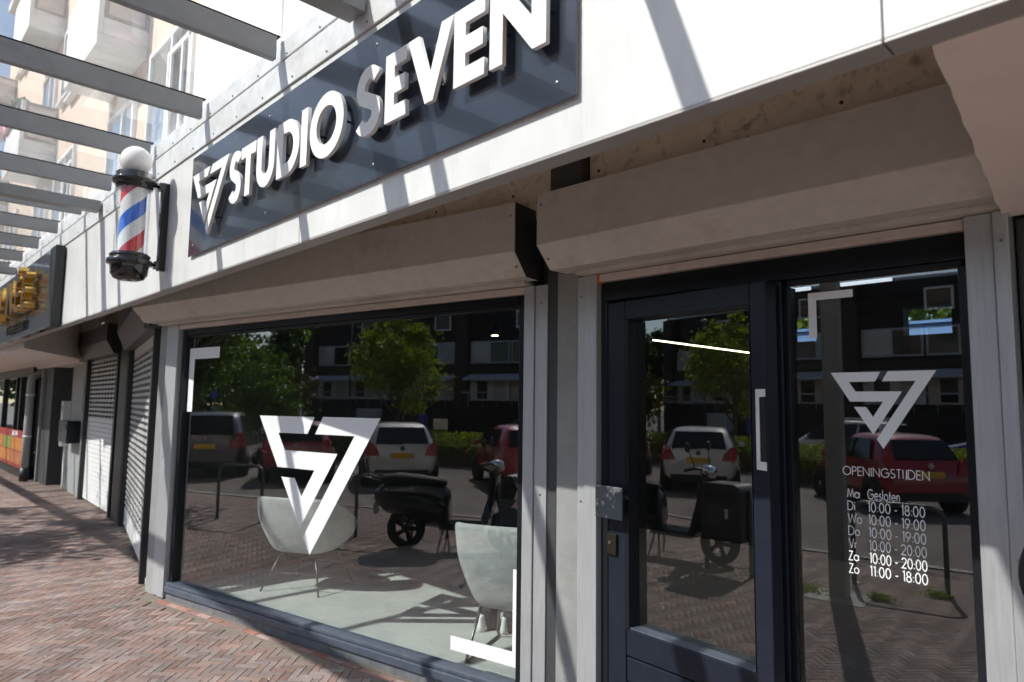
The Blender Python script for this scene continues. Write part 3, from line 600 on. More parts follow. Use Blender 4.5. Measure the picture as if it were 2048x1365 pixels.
def nshutter(name, org, ang, L, ztop, solid_to, solid_from, label, hz=2.9, ext=(.0, .0)):
    t = thing(name, (org[0], org[1], 0), ang, label, 'shutter', 'closed shutters of the neighbouring shops')
    # local x runs to the left along the front, local +y is towards the street
    pm, sm_ = perf_mesh('slat', L, 'shut_grey'), solid_mesh('slat', L, 'shut_white'); z = .03; 
    while z < ztop:
        me = sm_ if (z < solid_to or z > solid_from) else pm
        link('slat', me, t, (0, 0, z)); z += .0755
    prof = [(.24, hz), (.24, hz-.26), (.13, ztop-.0), (-.02, ztop-.0), (-.02, hz)]
    MB().prism_x(prof, -ext[0], L+ext[1]).build('housing', 'housing_dark', t, .004)
    MB().prism_x([(y, z_) for y, z_ in prof], -ext[0]-.006, -ext[0]-.001).build('end_cap', 'shut_black', t)
    for x0 in (-.105, L+.002): slab('guide_rail', 'shut_black', t, x0, x0+.10, -.03, .075, -.02, ztop-.003, .004)
    return t
ns = nshutter('perforated_shutter', NA+(NB_-NA).normalized()*.42, nang, 3.55, 2.49, .25, 2.36, 'perforated grey roller shutter of the shop next door', 3.0, (.2, .1))
A2, B2 = Vector((-11.55, 2.98)), Vector((-16.5, 3.25)); ang2 = math.atan2(B2.y-A2.y, B2.x-A2.x)
nshutter('slatted_shutter', A2+(B2-A2).normalized()*.3, ang2, 2.45, 2.49, 1.42, 9, 'grey shutter with solid slats below and a perforated top', 2.95, (.05, .05))
slab('dark_room', 'matte_black', None, -16.9, -7.2, 3.35, 3.5, -.02, 3.3, label='black sheet behind the closed neighbouring shutters, standing in for the unlit rooms', cat='wall')  # black colour stands in for the shade inside the closed shops
slab('shop_pier', 'shut_black', None, -11.62, -11.25, 2.92, 3.3, -.02, 2.95, label='black pier between the two closed neighbouring shutters', cat='pillar')
t = thing('meter_panel', (A2.x, A2.y, 0), ang2, 'tall grey painted panel beside the slatted shutter', 'panel')
slab('board', 'greypaint', t, 2.93, 4.5, -.05, .03, -.02, 2.5, .006); slab('hatch', 'greypaint', t, 3.2, 4.1, .032, .042, 1.55, 2.2, .004); slab('latch', 'steel', t, 3.0, 3.05, .033, .06, 1.9, 2.0, .004)
lb = thing('letter_box', (A2.x, A2.y, 0), ang2, 'dark grey letter box on the tall grey panel', 'letter box')
slab('body', 'doorblue', lb, 3.25, 4.2, .035, .25, .97, 1.38, .01); slab('flap', 'frame', lb, 3.3, 4.15, .252, .26, 1.22, 1.31, .003)
ib = thing('intercom_box', (A2.x, A2.y, 0), ang2, 'slim white intercom and cable box at the edge of the grey panel', 'box')
slab('body', 'white_panel', ib, 4.52, 4.75, -.05, .16, .85, 1.75, .008)
for z in (1.05, 1.3, 1.6): slab('button_plate', 'greypaint', ib, 4.56, 4.7, .162, .17, z-.05, z+.05, .003)
slab('conduit', 'white_panel', ib, 4.56, 4.7, -.04, .08, .02, .848, .006)
co = thing('column', (-17.45, 3.2, 0), 0, 'dark grey square column behind the drainpipe', 'pillar')
slab('shaft', 'concrete_dark', co, -.5, .35, -.15, .4, -.02, 2.55, .006); slab('front_strip', 'concrete', co, -.62, -.502, -.2, .3, -.02, 2.55, .006)
dp = thing('drainpipe', (-18.15, 2.83, 0), 0, 'grey drainpipe with an offset at the top', 'drainpipe')
MB().tube([(-.25, .25, 2.62), (-.25, .25, 2.45), (-.2, .18, 2.35), (-.05, .02, 2.25), (0, 0, 2.15), (0, 0, 1.2), (0, 0, .0)], .075, 14).build('pipe', 'pvc', dp)
MB().cyl((0, 0, .02), (0, 0, .3), .088, .088, 16).build('shoe', 'shut_black', dp)
for z in (.95, 1.85): MB().cyl((0, 0, z), (0, 0, z+.04), .086, .086, 16).build('clip', 'galv', dp)
fs = thing('far_shopfront', (-18.4, 2.92, 0), 0, 'dark far shopfront with glazing beside the drainpipe', 'shopfront')
slab('back_wall', 'matte_black', fs, -10, 0, .9, 1.0, -.02, 2.6); slab('head', 'frame', fs, -10, -.02, -.02, .1, 2.3, 2.6, .004); slab('sill', 'frame', fs, -10, -.02, -.02, .1, -.02, .2, .004)
for x in (-.1, -1.5, -2.1, -4.0, -6.5): slab('mullion', 'frame', fs, x-.05, x+.05, -.02, .1, .202, 2.298, .004)
for x0, x1 in ((-1.45, -.15), (-2.05, -1.55), (-3.95, -2.15), (-6.45, -4.05)): pane('pane', 'glassS', fs, x0, x1, .2, 2.3, .04)
slab('counter', 'white_panel', fs, -3.2, -.4, .3, .7, .2, .42, .01); slab('poster', 'orange', fs, -3.4, -2.7, .3, .32, 1.0, 1.25)
bn = thing('banner', (-18.4, 2.86, 0), 0, 'red banner lettered BAKLAVA with orange picture panels on the far shopfront', 'banner')
M['red_print'] = mat('red_print', (.26, .015, .012), .5); M['orange_print'] = mat('orange_print', (.42, .15, .025), .5, var=.5, vscale=7); M['green_print'] = mat('green_print', (.18, .22, .03), .5, var=.3, vscale=9); M['brown_print'] = mat('brown_print', (.35, .12, .04), .5, var=.6, vscale=9)  # print tones lowered: the shade on the banner is put into the colours
slab('cloth', 'red_print', bn, -4.2, -.05, 0, .012, .22, 1.06, .002)
for x0, x1, z0, z1, m in ((-1.9, -.12, .60, .89, 'orange_print'), (-1.9, -.12, .30, .57, 'brown_print'), (-3.0, -1.95, .60, .89, 'green_print'), (-4.1, -1.95, .30, .57, 'orange_print'), (-4.1, -3.05, .6, .89, 'orange_print')): slab('picture', m, bn, x0, x1, -.004, -.001, z0, z1)
text_mesh('lettering', 'BAKLAVA', .17, .004, 'letter', bn, Matrix.Translation((-1.45, -.004, .92)), .004)
# gold lettered sign
gs = thing('shop_sign', (0, YF, 0), 0, 'dark boxed sign with raised gold letters on the fascia next door', 'sign')
slab('board', 'signboard', gs, -13.3, -9.3, -.10, -.012, 2.58, 3.50, .006)
slab('edge', 'shut_black', gs, -9.298, -9.0, -.105, -.012, 2.575, 3.505, .006)
xx = -12.75
for ch, w_ in (('E', .5), ('L', .5), ('V', .6), ('I', .3), ('N', .6), ('É', .5), ('E', .5)): text_mesh('letter', ch, .62, .10, 'gold', gs, Matrix.Translation((xx, -.18, 2.87)), .012); xx += w_*.9
text_mesh('lettering', '& KAPPER STUDIO', .17, .02, 'brass', gs, Matrix.Translation((-11.2, -.12, 2.66)))
# soffits of the neighbours
b = MB(); b.prism_z([(-11.9, 1.735), (-13.9, 2.75), (-14.4, 2.95), (-40, 2.95), (-40, 1.735)], 2.5, 3.35); b.build('soffit_slab', 'soffit', None, label='beige soffit slab at the far left above the dark shopfront', cat='soffit')
slab('soffit_ceiling', 'soffit', None, -40, -14.5, 2.955, 4, 2.46, 3.3, label='beige ceiling over the column and drainpipe', cat='soffit')
slab('soffit_strip', 'cream', None, -14.2, -7.02, 1.76, 3.6, 3.32, 3.40, label='brown shaded soffit above the closed neighbouring shutters', cat='soffit')
b = MB(); b.prism_z([(-7.0, 2.2), (-7.02, 2.3), (-11.3, 3.15), (-16.5, 3.34), (-16.5, 3.42), (-7.0, 3.42)], 2.5, 3.31); b.build('shop_wall', 'cream', None, label='cream wall above the closed neighbouring shutters', cat='wall')

# ================================================================ interior of the barber shop
M['floor'] = mat('interior_floor', (.56, .575, .555), .55, var=.08, vscale=2, dirt=(.36, .36, .34, .5), dscale=3)
M['inwall'] = mat('interior_wall', (.035, .035, .036), .8, var=.06); M['inceil'] = mat('interior_ceiling', (.03, .03, .03), .85)
fl = [toW(OL, aL, -6.9, .14), toW(OL, aL, -2.3, .14), toW(OR, aR, -2.3, .16), toW(OR, aR, 1.5, .16), (1.5, 9.0, 0), (-7.2, 9.0, 0)]
b = MB(); b.prism_z([(p[0], p[1]) for p in fl], -.01, .06); b.build('floor', 'floor', None, kind='structure')
b = MB(); b.prism_z([(p[0], p[1]) for p in fl], 3.0, 3.1); b.build('ceiling', 'inceil', None, kind='structure')
WZ0, WZ1, WY = 2.575, 2.88, 8.2
wins = [(-4.17, -4.07), (-3.61, -3.30), (-2.365, -1.905)]
b = MB(); b.box(-7.2, 1.5, WY, WY+.2, .06, WZ0); b.box(-7.2, 1.5, WY, WY+.2, WZ1, 3.0); xs = [-7.2]+[q for w_ in wins for q in w_]+[1.5]
for i in range(0, len(xs), 2): b.box(xs[i], xs[i+1], WY, WY+.2, WZ0+.0005, WZ1-.0005)
wb = b.build('back_wall', 'inwall', None, recalc=False, kind='structure')
for x0, x1 in wins: pane('clerestory_pane', 'glassL', wb, x0, x1, WZ0, WZ1, WY+.1)
slab('side_wall', 'inwall', None, -7.2, -6.95, 2.28, WY, .0, 3.0, kind='structure'); slab('side_wall', 'inwall', None, 1.3, 1.5, 3.25, WY, .06, 3.0, kind='structure')
for nm, O, a, u0, u1 in (('lintel', OL, aL, -6.9, -2.3), ('lintel', OR, aR, -2.3, 1.5)): slab(nm, 'concrete_dark', None, u0, u1, .02, .22, 2.476, 3.36, loc=O, rz=a, label='added dark lintel over the %s behind the shutter box, blocks stray light' % ('big window' if u0 < -3 else 'entrance'), cat='lintel')  # unseen slabs added to close light leaks above the window heads
# lights
M['led'] = emit('led_strip', (1, .80, .55), 9); M['tube_on'] = emit('tube_light', (.85, .9, 1), .8); M['spot_on'] = emit('spot_light', (1, .82, .5), 14)
t = thing('line_light', (-3.99, 6.8, 2.45), 0, 'thin warm line lamp hanging inside behind the door glass', 'lamp')
slab('diffuser', 'led', t, -.012, .012, -.95, 1.3, -.008, .0, .0); slab('profile', 'inceil', t, -.014, .014, -.95, 1.3, .001, .03)
for y in (-.7, 1.1): MB().cyl((0, y, .03), (0, y, .55), .003, .003, 6).build('cable', 'black', t)
for i, (x0, x1, l_) in enumerate(((-2.05, -1.68, 'white tube lamp under the ceiling, the longer one behind the sidelight'), (-2.5, -2.29, 'white tube lamp under the ceiling, close to the door mullion'))):
    t = thing('tube_lamp', ((x0+x1)/2, 5.6, 2.75), 0, l_, 'lamp', 'tube lamps in the shop'); L_ = (x1-x0)/2
    MB().cyl((-L_, 0, 0), (L_, 0, 0), .016, .016, 12).build('tube', 'tube_on', t); slab('batten', 'white_panel', t, -L_, L_, -.02, .02, .018, .06)
    for s_ in (-1, 1): MB().cyl((s_*L_*.8, 0, .06), (s_*L_*.8, 0, .25), .003, .003, 6).build('hanger', 'black', t)
k_ = .86/1.0
for x, y, z, l_ in ((-6.07, 5.56, 2.605, 'small warm spot lamp over the right part of the shop window'),):
    t = thing('spot_lamp', (x, y, z), 0, l_, 'lamp'); MB().cyl((0, 0, .002), (0, 0, .12), .05, .05, 20).build('can', 'black', t); MB().cyl((0, 0, -.001), (0, 0, .0015), .042, .042, 20).build('bulb', 'spot_on', t); MB().cyl((0, 0, .12), (0, 0, .395), .008, .008, 8).build('stem', 'black', t)
# tub chairs
M['fabric'] = mat('chair_fabric', (.46, .47, .455), .9, var=.14, vscale=7, bump=.12, bscale=300, spec=.2); M['metal'] = mat('chair_metal', (.16, .16, .16), .35, .8)
def tub_chair(loc, face, label, hb, sled, wide=.34, arm=.60, span=118):
    t = thing('tub_chair', loc, math.atan2(face[1], face[0])-math.pi/2, label, 'chair', 'grey tub chairs in the shop')
    n, m = 30, 9; vs = []; fs_ = []; th = .045
    for layer in (0, 1):
        for i in range(n+1):
            a = R(-90-span+2*span*i/n); ca = abs((i/n)*2-1)
            top = arm+(hb-arm)*(1-max(0, (ca-.30)/.70)**1.6) if ca > .30 else hb
            if sled: top = hb if ca < .46 else arm+(hb-arm)*max(0, 1-(ca-.46)/.16) if ca < .62 else arm-.02*(ca-.62)
            for j in range(m+1):
                f = j/m; z = .345+(top-.345)*f; r = (wide*.70+wide*.30*min(1, f*1.7)**.7)+(hb-.36)*.10*f-(th if layer else 0)
                sq = 1/max(abs(math.cos(a)), abs(math.sin(a))); sq = 1+(min(sq, 1.28)-1)*.75
                vs.append((r*sq*math.cos(a), r*sq*math.sin(a)*.98, z+(0 if not layer else (-.004 if j == m else 0))))
    W = m+1; off = (n+1)*W
    for i in range(n):
        for j in range(m):
            a0 = i*W+j; fs_.append((a0, a0+W, a0+W+1, a0+1)); b0 = off+a0; fs_.append((b0, b0+1, b0+W+1, b0+W))
        fs_.append((i*W+m, (i+1)*W+m, off+(i+1)*W+m, off+i*W+m)); fs_.append((i*W, off+i*W, off+(i+1)*W, (i+1)*W))
    for i in (0, n):
        for j in range(m): fs_.append((i*W+j, i*W+j+1, off+i*W+j+1, off+i*W+j))
    sh = MB().add(vs, fs_, True).build('shell', 'fabric', t); sd_ = sh.modifiers.new('s', 'SUBSURF'); sd_.levels = 1; sd_.render_levels = 1
    prof = []
    b = MB(); b.lathe([(0, .365), (wide*.60, .365), (wide*.68, .38), (wide*.80, .43), (wide*.80, .475), (wide*.7, .495), (0, .5)], 36); b.build('seat', 'fabric', t)
    if not sled:
        for sx in (-1, 1):
            for sy in (-1, 1): MB().tube([(sx*.17, sy*.17, .345), (sx*.30, sy*.30, 0)], .009, 8).build('leg', 'metal', t)
        for sy in (-1, 1): MB().tube([(-.24, sy*.24, .17), (.24, sy*.24, .17)], .006, 8).build('stretcher', 'metal', t)
    else:
        for sx in (-1, 1):
            MB().tube([(sx*.2, -.18, .345), (sx*.25, -.27, .05), (sx*.25, -.29, .012), (sx*.25, -.24, .01), (sx*.25, .24, .01), (sx*.25, .29, .012), (sx*.25, .26, .05), (sx*.2, .18, .345)], .011, 10).build('sled_leg', 'metal', t)
        MB().tube([(-.25, -.1, .012), (.25, -.1, .012)], .010, 10).build('stretcher', 'metal', t)
    return t
tub_chair((-6.02, 3.20, .06), (-.49, .87), 'empty grey tub chair on thin legs behind the left of the shop window', .86, False, .36, .60)
tub_chair((-3.46, 3.42, .06), (-.42, .9), 'grey tub chair on sled legs with a person in it', .92, True, .335, .62)

# ================================================================ people
M['skin'] = mat('skin', (.52, .30, .22), .5, var=.06); M['hair'] = mat('hair', (.05, .032, .02), .6, bump=.3, bscale=80); M['shirt'] = mat('dark_shirt', (.014, .015, .018), .85, var=.1); M['jeans'] = mat('dark_trousers', (.02, .022, .03), .85, var=.15)
M['shoe'] = mat('white_shoe', (.72, .71, .66), .6, var=.06); M['jacket'] = mat('dark_jacket', (.005, .005, .006), .7, spec=.2, bump=.1, bscale=50)
def skin(name, joints, edges, m, parent, root=0, sub=2):
    me = bpy.data.meshes.new(name); me.from_pydata([j[0] for j in joints], edges, []); o = link(name, me, parent); me.materials.append(M[m])
    md = o.modifiers.new('skin', 'SKIN'); md.use_smooth_shade = True
    for i, j in enumerate(joints): 
        r = j[1]; me.skin_vertices[0].data[i].radius = r if isinstance(r, tuple) else (r, r); me.skin_vertices[0].data[i].use_root = (i == root)
    s_ = o.modifiers.new('sub', 'SUBSURF'); s_.levels = sub; s_.render_levels = sub; return o
def hand(J, E, wrist_i, w, d, up, s_=1):
    """palm and five fingers appended to a skeleton; d = pointing direction, up = back of the hand"""
    d = Vector(d).normalized(); up = Vector(up).normalized(); side = d.cross(up).normalized()*s_; w = Vector(w)
    J.append((tuple(w+d*.045), (.034, .018))); p = len(J)-1; E.append((wrist_i, p))
    for k, (off, L_) in enumerate(((-.030, .068), (-.010, .078), (.010, .074), (.029, .058))):
        b0 = w+d*.085+side*off; J.append((tuple(b0), .0105)); E.append((p, len(J)-1))
        J.append((tuple(b0+d*L_*.55-up*L_*.18), .009)); E.append((len(J)-2, len(J)-1)); J.append((tuple(b0+d*L_*.8-up*L_*.55), .0075)); E.append((len(J)-2, len(J)-1))
    t0 = w+d*.04-side*.036; J.append((tuple(t0), .012)); E.append((p, len(J)-1)); J.append((tuple(t0+d*.035-side*.018-up*.01), .0105)); E.append((len(J)-2, len(J)-1)); J.append((tuple(t0+d*.06-side*.018-up*.025), .009)); E.append((len(J)-2, len(J)-1))
def head_parts(t, c, tilt=0., face=1):
    b = MB(); b.sphere(c, .1, 28, 20, (.78, .95, 1.2)); hd = b.build('head', 'skin', t)
    for s_ in (-1, 1): MB().sphere((c[0]+s_*.079, c[1]-.01, c[2]-.01), .03, 12, 8, (.35, .7, 1.1)).build('ear', 'skin', hd)
    MB().sphere((c[0], c[1]+.098, c[2]-.02), .018, 12, 8, (.8, 1.2, 1.4)).build('nose', 'skin', hd); MB().sphere((c[0], c[1]+.088, c[2]-.065), .022, 12, 6, (1.1, .4, .35)).build('mouth', 'skin', hd)
    for s_ in (-1, 1): MB().sphere((c[0]+s_*.031, c[1]+.086, c[2]+.012), .012, 10, 8).build('eye', 'letter', hd)
    b = MB(); n, m = 28, 12; vs = []
    for i in range(m+1):
        ph = math.pi*.62*i/m
        for k in range(n):
            th = 2*math.pi*k/n; lim = 1.0 if math.sin(th) < .2 else .62+.0*th
            p2 = ph*lim; vs.append((c[0]+.108*.80*math.sin(p2)*math.cos(th), c[1]-.006+.108*.97*math.sin(p2)*math.sin(th), c[2]+.108*1.2*math.cos(p2)))
    b.add(vs, [(i*n+k, i*n+(k+1) % n, (i+1)*n+(k+1) % n, (i+1)*n+k) for i in range(m) for k in range(n)], True); b.build('hair', 'hair', hd, recalc=False)
pe = thing('person', (-3.50, 3.46, .06), math.atan2(.9, -.42)-math.pi/2, 'person in a dark shirt and white sneakers seated with back to the window', 'person')
J = [((0, .02, .56), .12), ((0, .0, .75), .11), ((0, .03, .91), (.13, .095)), ((0, .05, 1.0), .06), ((0, .10, 1.10), .05)]; E_ = [(0, 1), (1, 2), (2, 3), (3, 4)]
for s_ in (-1, 1):
    b0 = len(J); J += [((s_*.1, .06, .55), .09), ((s_*.11-.16, .40, .56), .062), ((s_*.09-.26, .37, .30), .03), ((s_*.09-.29, .37, .2), .02)]; E_ += [(0, b0), (b0, b0+1), (b0+1, b0+2), (b0+2, b0+3)]
    a0 = len(J); J += [((s_*.18, .04, .94), .05), ((s_*.25, .05, .76), .042), ((s_*.12, .30, .68), .034)]; E_ += [(2, a0), (a0, a0+1), (a0+1, a0+2)]
    hand(J, E_, a0+2, (s_*.12, .30, .68), (-s_*.4, .9, -.15), (0, 0, 1), s_)
skin('body', J, E_, 'skin', pe)
skin('shirt', [((0, .02, .58), (.165, .135)), ((0, .0, .76), (.16, .135)), ((0, .03, .93), (.185, .13)), ((0, .05, 1.02), .085), ((-.2, .04, .96), .078), ((-.265, .05, .78), .066), ((.2, .04, .96), .078), ((.265, .05, .80), .066)], [(0, 1), (1, 2), (2, 3), (2, 4), (4, 5), (2, 6), (6, 7)], 'shirt', pe)
skin('trousers', [((0, .03, .57), .15), ((-.1, .1, .555), .105), ((-.27, .41, .56), .078), ((-.395, .37, -.03), .085), ((.1, .1, .555), .105), ((-.05, .41, .56), .078), ((-.215, .37, -.03), .085)], [(0, 1), (1, 2), (2, 3), (0, 4), (4, 5), (5, 6)], 'jeans', pe)
def shoe(parent, x, y, ang=0):   # low sneaker
    b = MB(); n = 20; rings = []
    for z, k, yo in ((0, 1.0, 0), (.03, 1.03, 0), (.045, .97, 0), (.075, .86, -.012), (.10, .60, -.05), (.115, .5, -.06)):
        rings.append([(x+.047*k*math.cos(2*math.pi*i/n), y+.05+yo+.135*(k if z < .09 else k*.85)*math.sin(2*math.pi*i/n), z) for i in range(n)])
    vs = [v for r_ in rings for v in r_]; fs_ = [(i*n+k, i*n+(k+1) % n, (i+1)*n+(k+1) % n, (i+1)*n+k) for i in range(len(rings)-1) for k in range(n)]+[tuple(range(n-1, -1, -1)), tuple((len(rings)-1)*n+k for k in range(n))]
    return b.add(vs, fs_, True).build('shoe', 'shoe', parent)
shoe(pe, -.40, .34); shoe(pe, -.22, .36)
head_parts(pe, (0, .13, 1.185))
# standing person whose sleeve enters the frame at the right
p2 = thing('person', (-.108, 2.48, 0), R(180), 'person in a dark jacket, only an elbow showing at the right edge', 'person')
J = [((0, 0, .98), .12), ((0, 0, 1.2), .125), ((0, 0, 1.42), (.16, .11)), ((0, 0, 1.53), .06), ((0, .02, 1.62), .05)]; E_ = [(0, 1), (1, 2), (2, 3), (3, 4)]
for s_ in (-1, 1):
    b0 = len(J); J += [((s_*.1, 0, .92), .085), ((s_*.11, .02, .5), .06), ((s_*.11, -.01, .1), .042)]; E_ += [(0, b0), (b0, b0+1), (b0+1, b0+2)]
    a0 = len(J); J += [((s_*.2, 0, 1.48), .062), ((s_*.28, -.04, 1.27), .046), ((s_*.17, .14, 1.06), .034)]; E_ += [(2, a0), (a0, a0+1), (a0+1, a0+2)]
    hand(J, E_, a0+2, (s_*.17, .14, 1.06), (-s_*.3, .4, -.8), (0, 1, .3), s_)
skin('body', J, E_, 'skin', p2)
skin('jacket', [((0, 0, .95), (.19, .14)), ((0, 0, 1.2), (.185, .14)), ((0, 0, 1.43), (.2, .13)), ((0, 0, 1.53), .085), ((-.21, 0, 1.45), .082), ((-.285, -.04, 1.27), .072), ((-.18, .125, 1.09), .055), ((.21, 0, 1.45), .082), ((.285, -.04, 1.27), .072), ((.18, .125, 1.09), .055)], [(0, 1), (1, 2), (2, 3), (2, 4), (4, 5), (5, 6), (2, 7), (7, 8), (8, 9)], 'jacket', p2)
skin('trousers', [((0, 0, .97), .15), ((-.1, 0, .9), .1), ((-.11, .02, .5), .078), ((-.11, 0, .1), .065), ((.1, 0, .9), .1), ((.11, .02, .5), .078), ((.11, 0, .1), .065)], [(0, 1), (1, 2), (2, 3), (0, 4), (4, 5), (5, 6)], 'jeans', p2)
shoe(p2, -.11, -.03); shoe(p2, .11, -.03); head_parts(p2, (0, .03, 1.735))

# ================================================================ apartment building above the shops
M['peach'] = mat('peach_render', (.68, .525, .42), .85, var=.05, vscale=1.2, bump=.1, bscale=80, dirt=(.6, .44, .33, .4), dscale=1.5)
M['white_render'] = mat('white_render', (.80, .79, .77), .8, var=.04, vscale=2, bump=.1, bscale=80)
M['balc'] = mat('balcony_concrete', (.74, .74, .73), .8, var=.06, vscale=2.5, dirt=(.5, .48, .45, .4), dscale=3); M['balc_panel'] = mat('balcony_panel', (.56, .50, .46), .7, var=.05); M['balc_frame'] = mat('balcony_frame', (.25, .24, .22), .8, var=.2, vscale=20)
M['upvc'] = mat('white_window_frame', (.78, .78, .77), .4); M['curtain'] = mat('curtain', (.6, .58, .53), .9, var=.15, vscale=9, stretch=(6, 6, .3))
M['plantgreen'] = mat('planter_leaf', (.10, .16, .03), .7, rand=.4); M['pot'] = mat('pink_pot', (.5, .06, .16), .5); M['planter'] = mat('planter_box', (.06, .055, .05), .8, var=.3, vscale=20)
ab = thing('apartment_building', (0, 2.63, 0), 0, 'peach rendered apartment block with white balconies above the shops', 'building')
slab('wall', 'peach', ab, -24.2, 4, .03, 6, 3.82, 13.2); slab('ledge', 'galv', ab, -40, 4, -.9, .029, 3.43, 3.815); slab('white_bay', 'white_render', ab, -8.15, -4.62, -.012, .029, 3.86, 13.2); slab('parapet', 'balc', ab, -24.35, 4.1, -.12, 6.1, 13.202, 13.4, .01)
wl, bl = [], []
for fz in (3.87, 6.62, 9.37):
    for k in range(-2, 3):
        x = 6.1*k
        wl.append((x-9.95, x-8.3, fz+1.1, fz+2.62)); wl.append((x-15.25, x-14.35, fz+.95, fz+2.35)); wl.append((x-12.0, x-10.6, fz+.05, fz+2.3))
        if fz > 4: bl.append((x-12.3, x-10.3, fz-.03))
for x0, x1, z0, z1 in wl:
    if x0 < -24 or x1 > 3.8: continue
    f = MB(); t_ = .07; f.box(x0, x0+t_, -.03, .029, z0, z1); f.box(x1-t_, x1, -.03, .029, z0, z1); f.box(x0+t_, x1-t_, -.03, .029, z0, z0+t_); f.box(x0+t_, x1-t_, -.03, .029, z1-t_, z1)
    xm = (x0+x1)/2+.1; f.box(xm-.035, xm+.035, -.028, .028, z0+t_, z1-t_)
    w_ = f.build('window', 'upvc', ab, recalc=False); pane('pane', 'glassU', w_, x0+t_, x1-t_, z0+t_, z1-t_, .0); slab('curtain', 'curtain', w_, x0+t_, x1-t_, .02, .028, z0+t_, z1-t_); slab('sill', 'balc', w_, x0-.05, x1+.05, -.09, .028, z0-.05, z0-.002, .004)
for x0, x1, z in bl:
    b_ = slab('balcony', 'balc', ab, x0, x1, -.60, .029, z, z+.16, .008)
    slab('front_panel', 'balc', b_, x0, x1, -.60, -.53, z+.161, z+1.2, .008)
    for xa, xb in ((x0, x0+.06), (x1-.06, x1)):
        slab('side_band', 'balc', b_, xa, xb, -.529, .028, z+.161, z+.40, .004); slab('side_panel', 'balc_panel', b_, xa+.012, xb-.012, -.47, -.02, z+.46, z+1.12)
        for y0, y1, z0, z1 in ((-.529, -.471, z+.401, z+1.2), (-.019, .028, z+.401, z+1.2), (-.470, -.02, z+.401, z+.459), (-.470, -.02, z+1.121, z+1.18)): slab('side_frame', 'balc_frame', b_, xa, xb, y0, y1, z0, z1)
def leaves(n, center, rad, size, seed=0, flat=1.0):
    g = np.random.default_rng(seed); d = g.normal(size=(n, 3)); d /= np.linalg.norm(d, axis=1)[:, None]; r = g.random(n)**.45
    return d*r[:, None]*np.array(rad)+np.array(center), g
def leaf_mesh(name, P, g, size, m, parent, **kw):
    n = len(P); a = g.normal(size=(n, 3)); a /= np.linalg.norm(a, axis=1)[:, None]; b = np.cross(a, g.normal(size=(n, 3))); b /= np.linalg.norm(b, axis=1)[:, None]; b *= .62
    s_ = size*(.6+.8*g.random(n))[:, None]/2; c2 = a*s_; d2 = b*s_
    V = np.stack([P-c2, P-d2*.9, P+c2, P+d2*.9], 1).reshape(-1, 3); return np_mesh(name, V, np.arange(4*n).reshape(-1, 4), m, parent, **kw)
pb = thing('balcony_planter', (-16.5, 1.98, 7.75), 0, 'dark balcony planter with trailing green plants and a pink pot', 'planter')
slab('box', 'planter', pb, -1.6, .0, .0, .25, -.28, 0.02, .01); P, g = leaves(900, (-.8, .1, .05), (.9, .2, .14), .1, 3); leaf_mesh('plants', P, g, .09, 'plantgreen', pb)
MB().lathe([(0, -.3), (.1, -.3), (.16, .02), (.14, .02), (0, -.02)], 20, (-1.85, .12, 0)).build('pot', 'pot', pb)
# ================================================================ street furniture on the pavement (seen mirrored in the glass)
M['galv_dark'] = mat('dark_galvanised', (.12, .13, .13), .45, .6, var=.1)
def arc_pts(c, r, a0, a1, n=6): return [(c[0]+r*math.cos(R(a0+(a1-a0)*i/n)), c[1]+r*math.sin(R(a0+(a1-a0)*i/n))) for i in range(n+1)]
def rack(p0, p1, label):
    d = Vector((p1[0]-p0[0], p1[1]-p0[1])); L_ = d.length; r = .13
    t = thing('bike_rack', (p0[0], p0[1], 0), math.atan2(d.y, d.x), label, 'bike rack', 'hoop bike racks on the pavement')
    path = [(0, -.05), (0, .4)]+arc_pts((r, .82-r), r, 180, 90)+arc_pts((L_-r, .82-r), r, 90, 0)+[(L_, .4), (L_, -.05)]
    MB().tube([(x, 0, z) for x, z in path], .024, 12).build('hoop', 'galv_dark', t)
    for x in (0, L_): MB().cyl((x, 0, .001), (x, 0, .008), .05, .05, 16).build('ground_collar', 'galv_dark', t)
rack((-9.73, -.98), (-8.92, -1.05), 'hoop bike rack reflected at the left of the shop window')
rack((-7.05, -.86), (-6.25, -.98), 'hoop bike rack reflected behind the scooter')
rack((-2.36, -1.68), (-1.56, -1.79), 'hoop bike rack reflected in the sidelight beside the canopy post')
wb_ = thing('litter_bin', (-4.50, -.64, 0), R(-9), 'dark litter bin with a rounded top on two legs', 'bin')
M['bin'] = mat('bin_paint', (.035, .036, .034), .45, var=.1, dirt=(.1, .1, .09, .4), dscale=6)
b = MB(); pr = [(-.24, .36), (.24, .36)]+arc_pts((.15, .87), .09, 0, 90)+arc_pts((-.15, .87), .09, 90, 180); b.prism_y(pr, -.16, .16); b.build('body', 'bin', wb_, .012)
slab('slot', 'matte_black', wb_, -.17, .17, .161, .166, .80, .88, .004); slab('door_panel', 'bin', wb_, -.2, .2, .161, .17, .42, .76, .005); slab('badge', 'plate', wb_, .06, .1, .171, .174, .6, .7)
for x in (-.265, .265): MB().tube([(x, 0, -.05), (x, 0, .9)], .025, 10).build('leg', 'galv_dark', wb_)
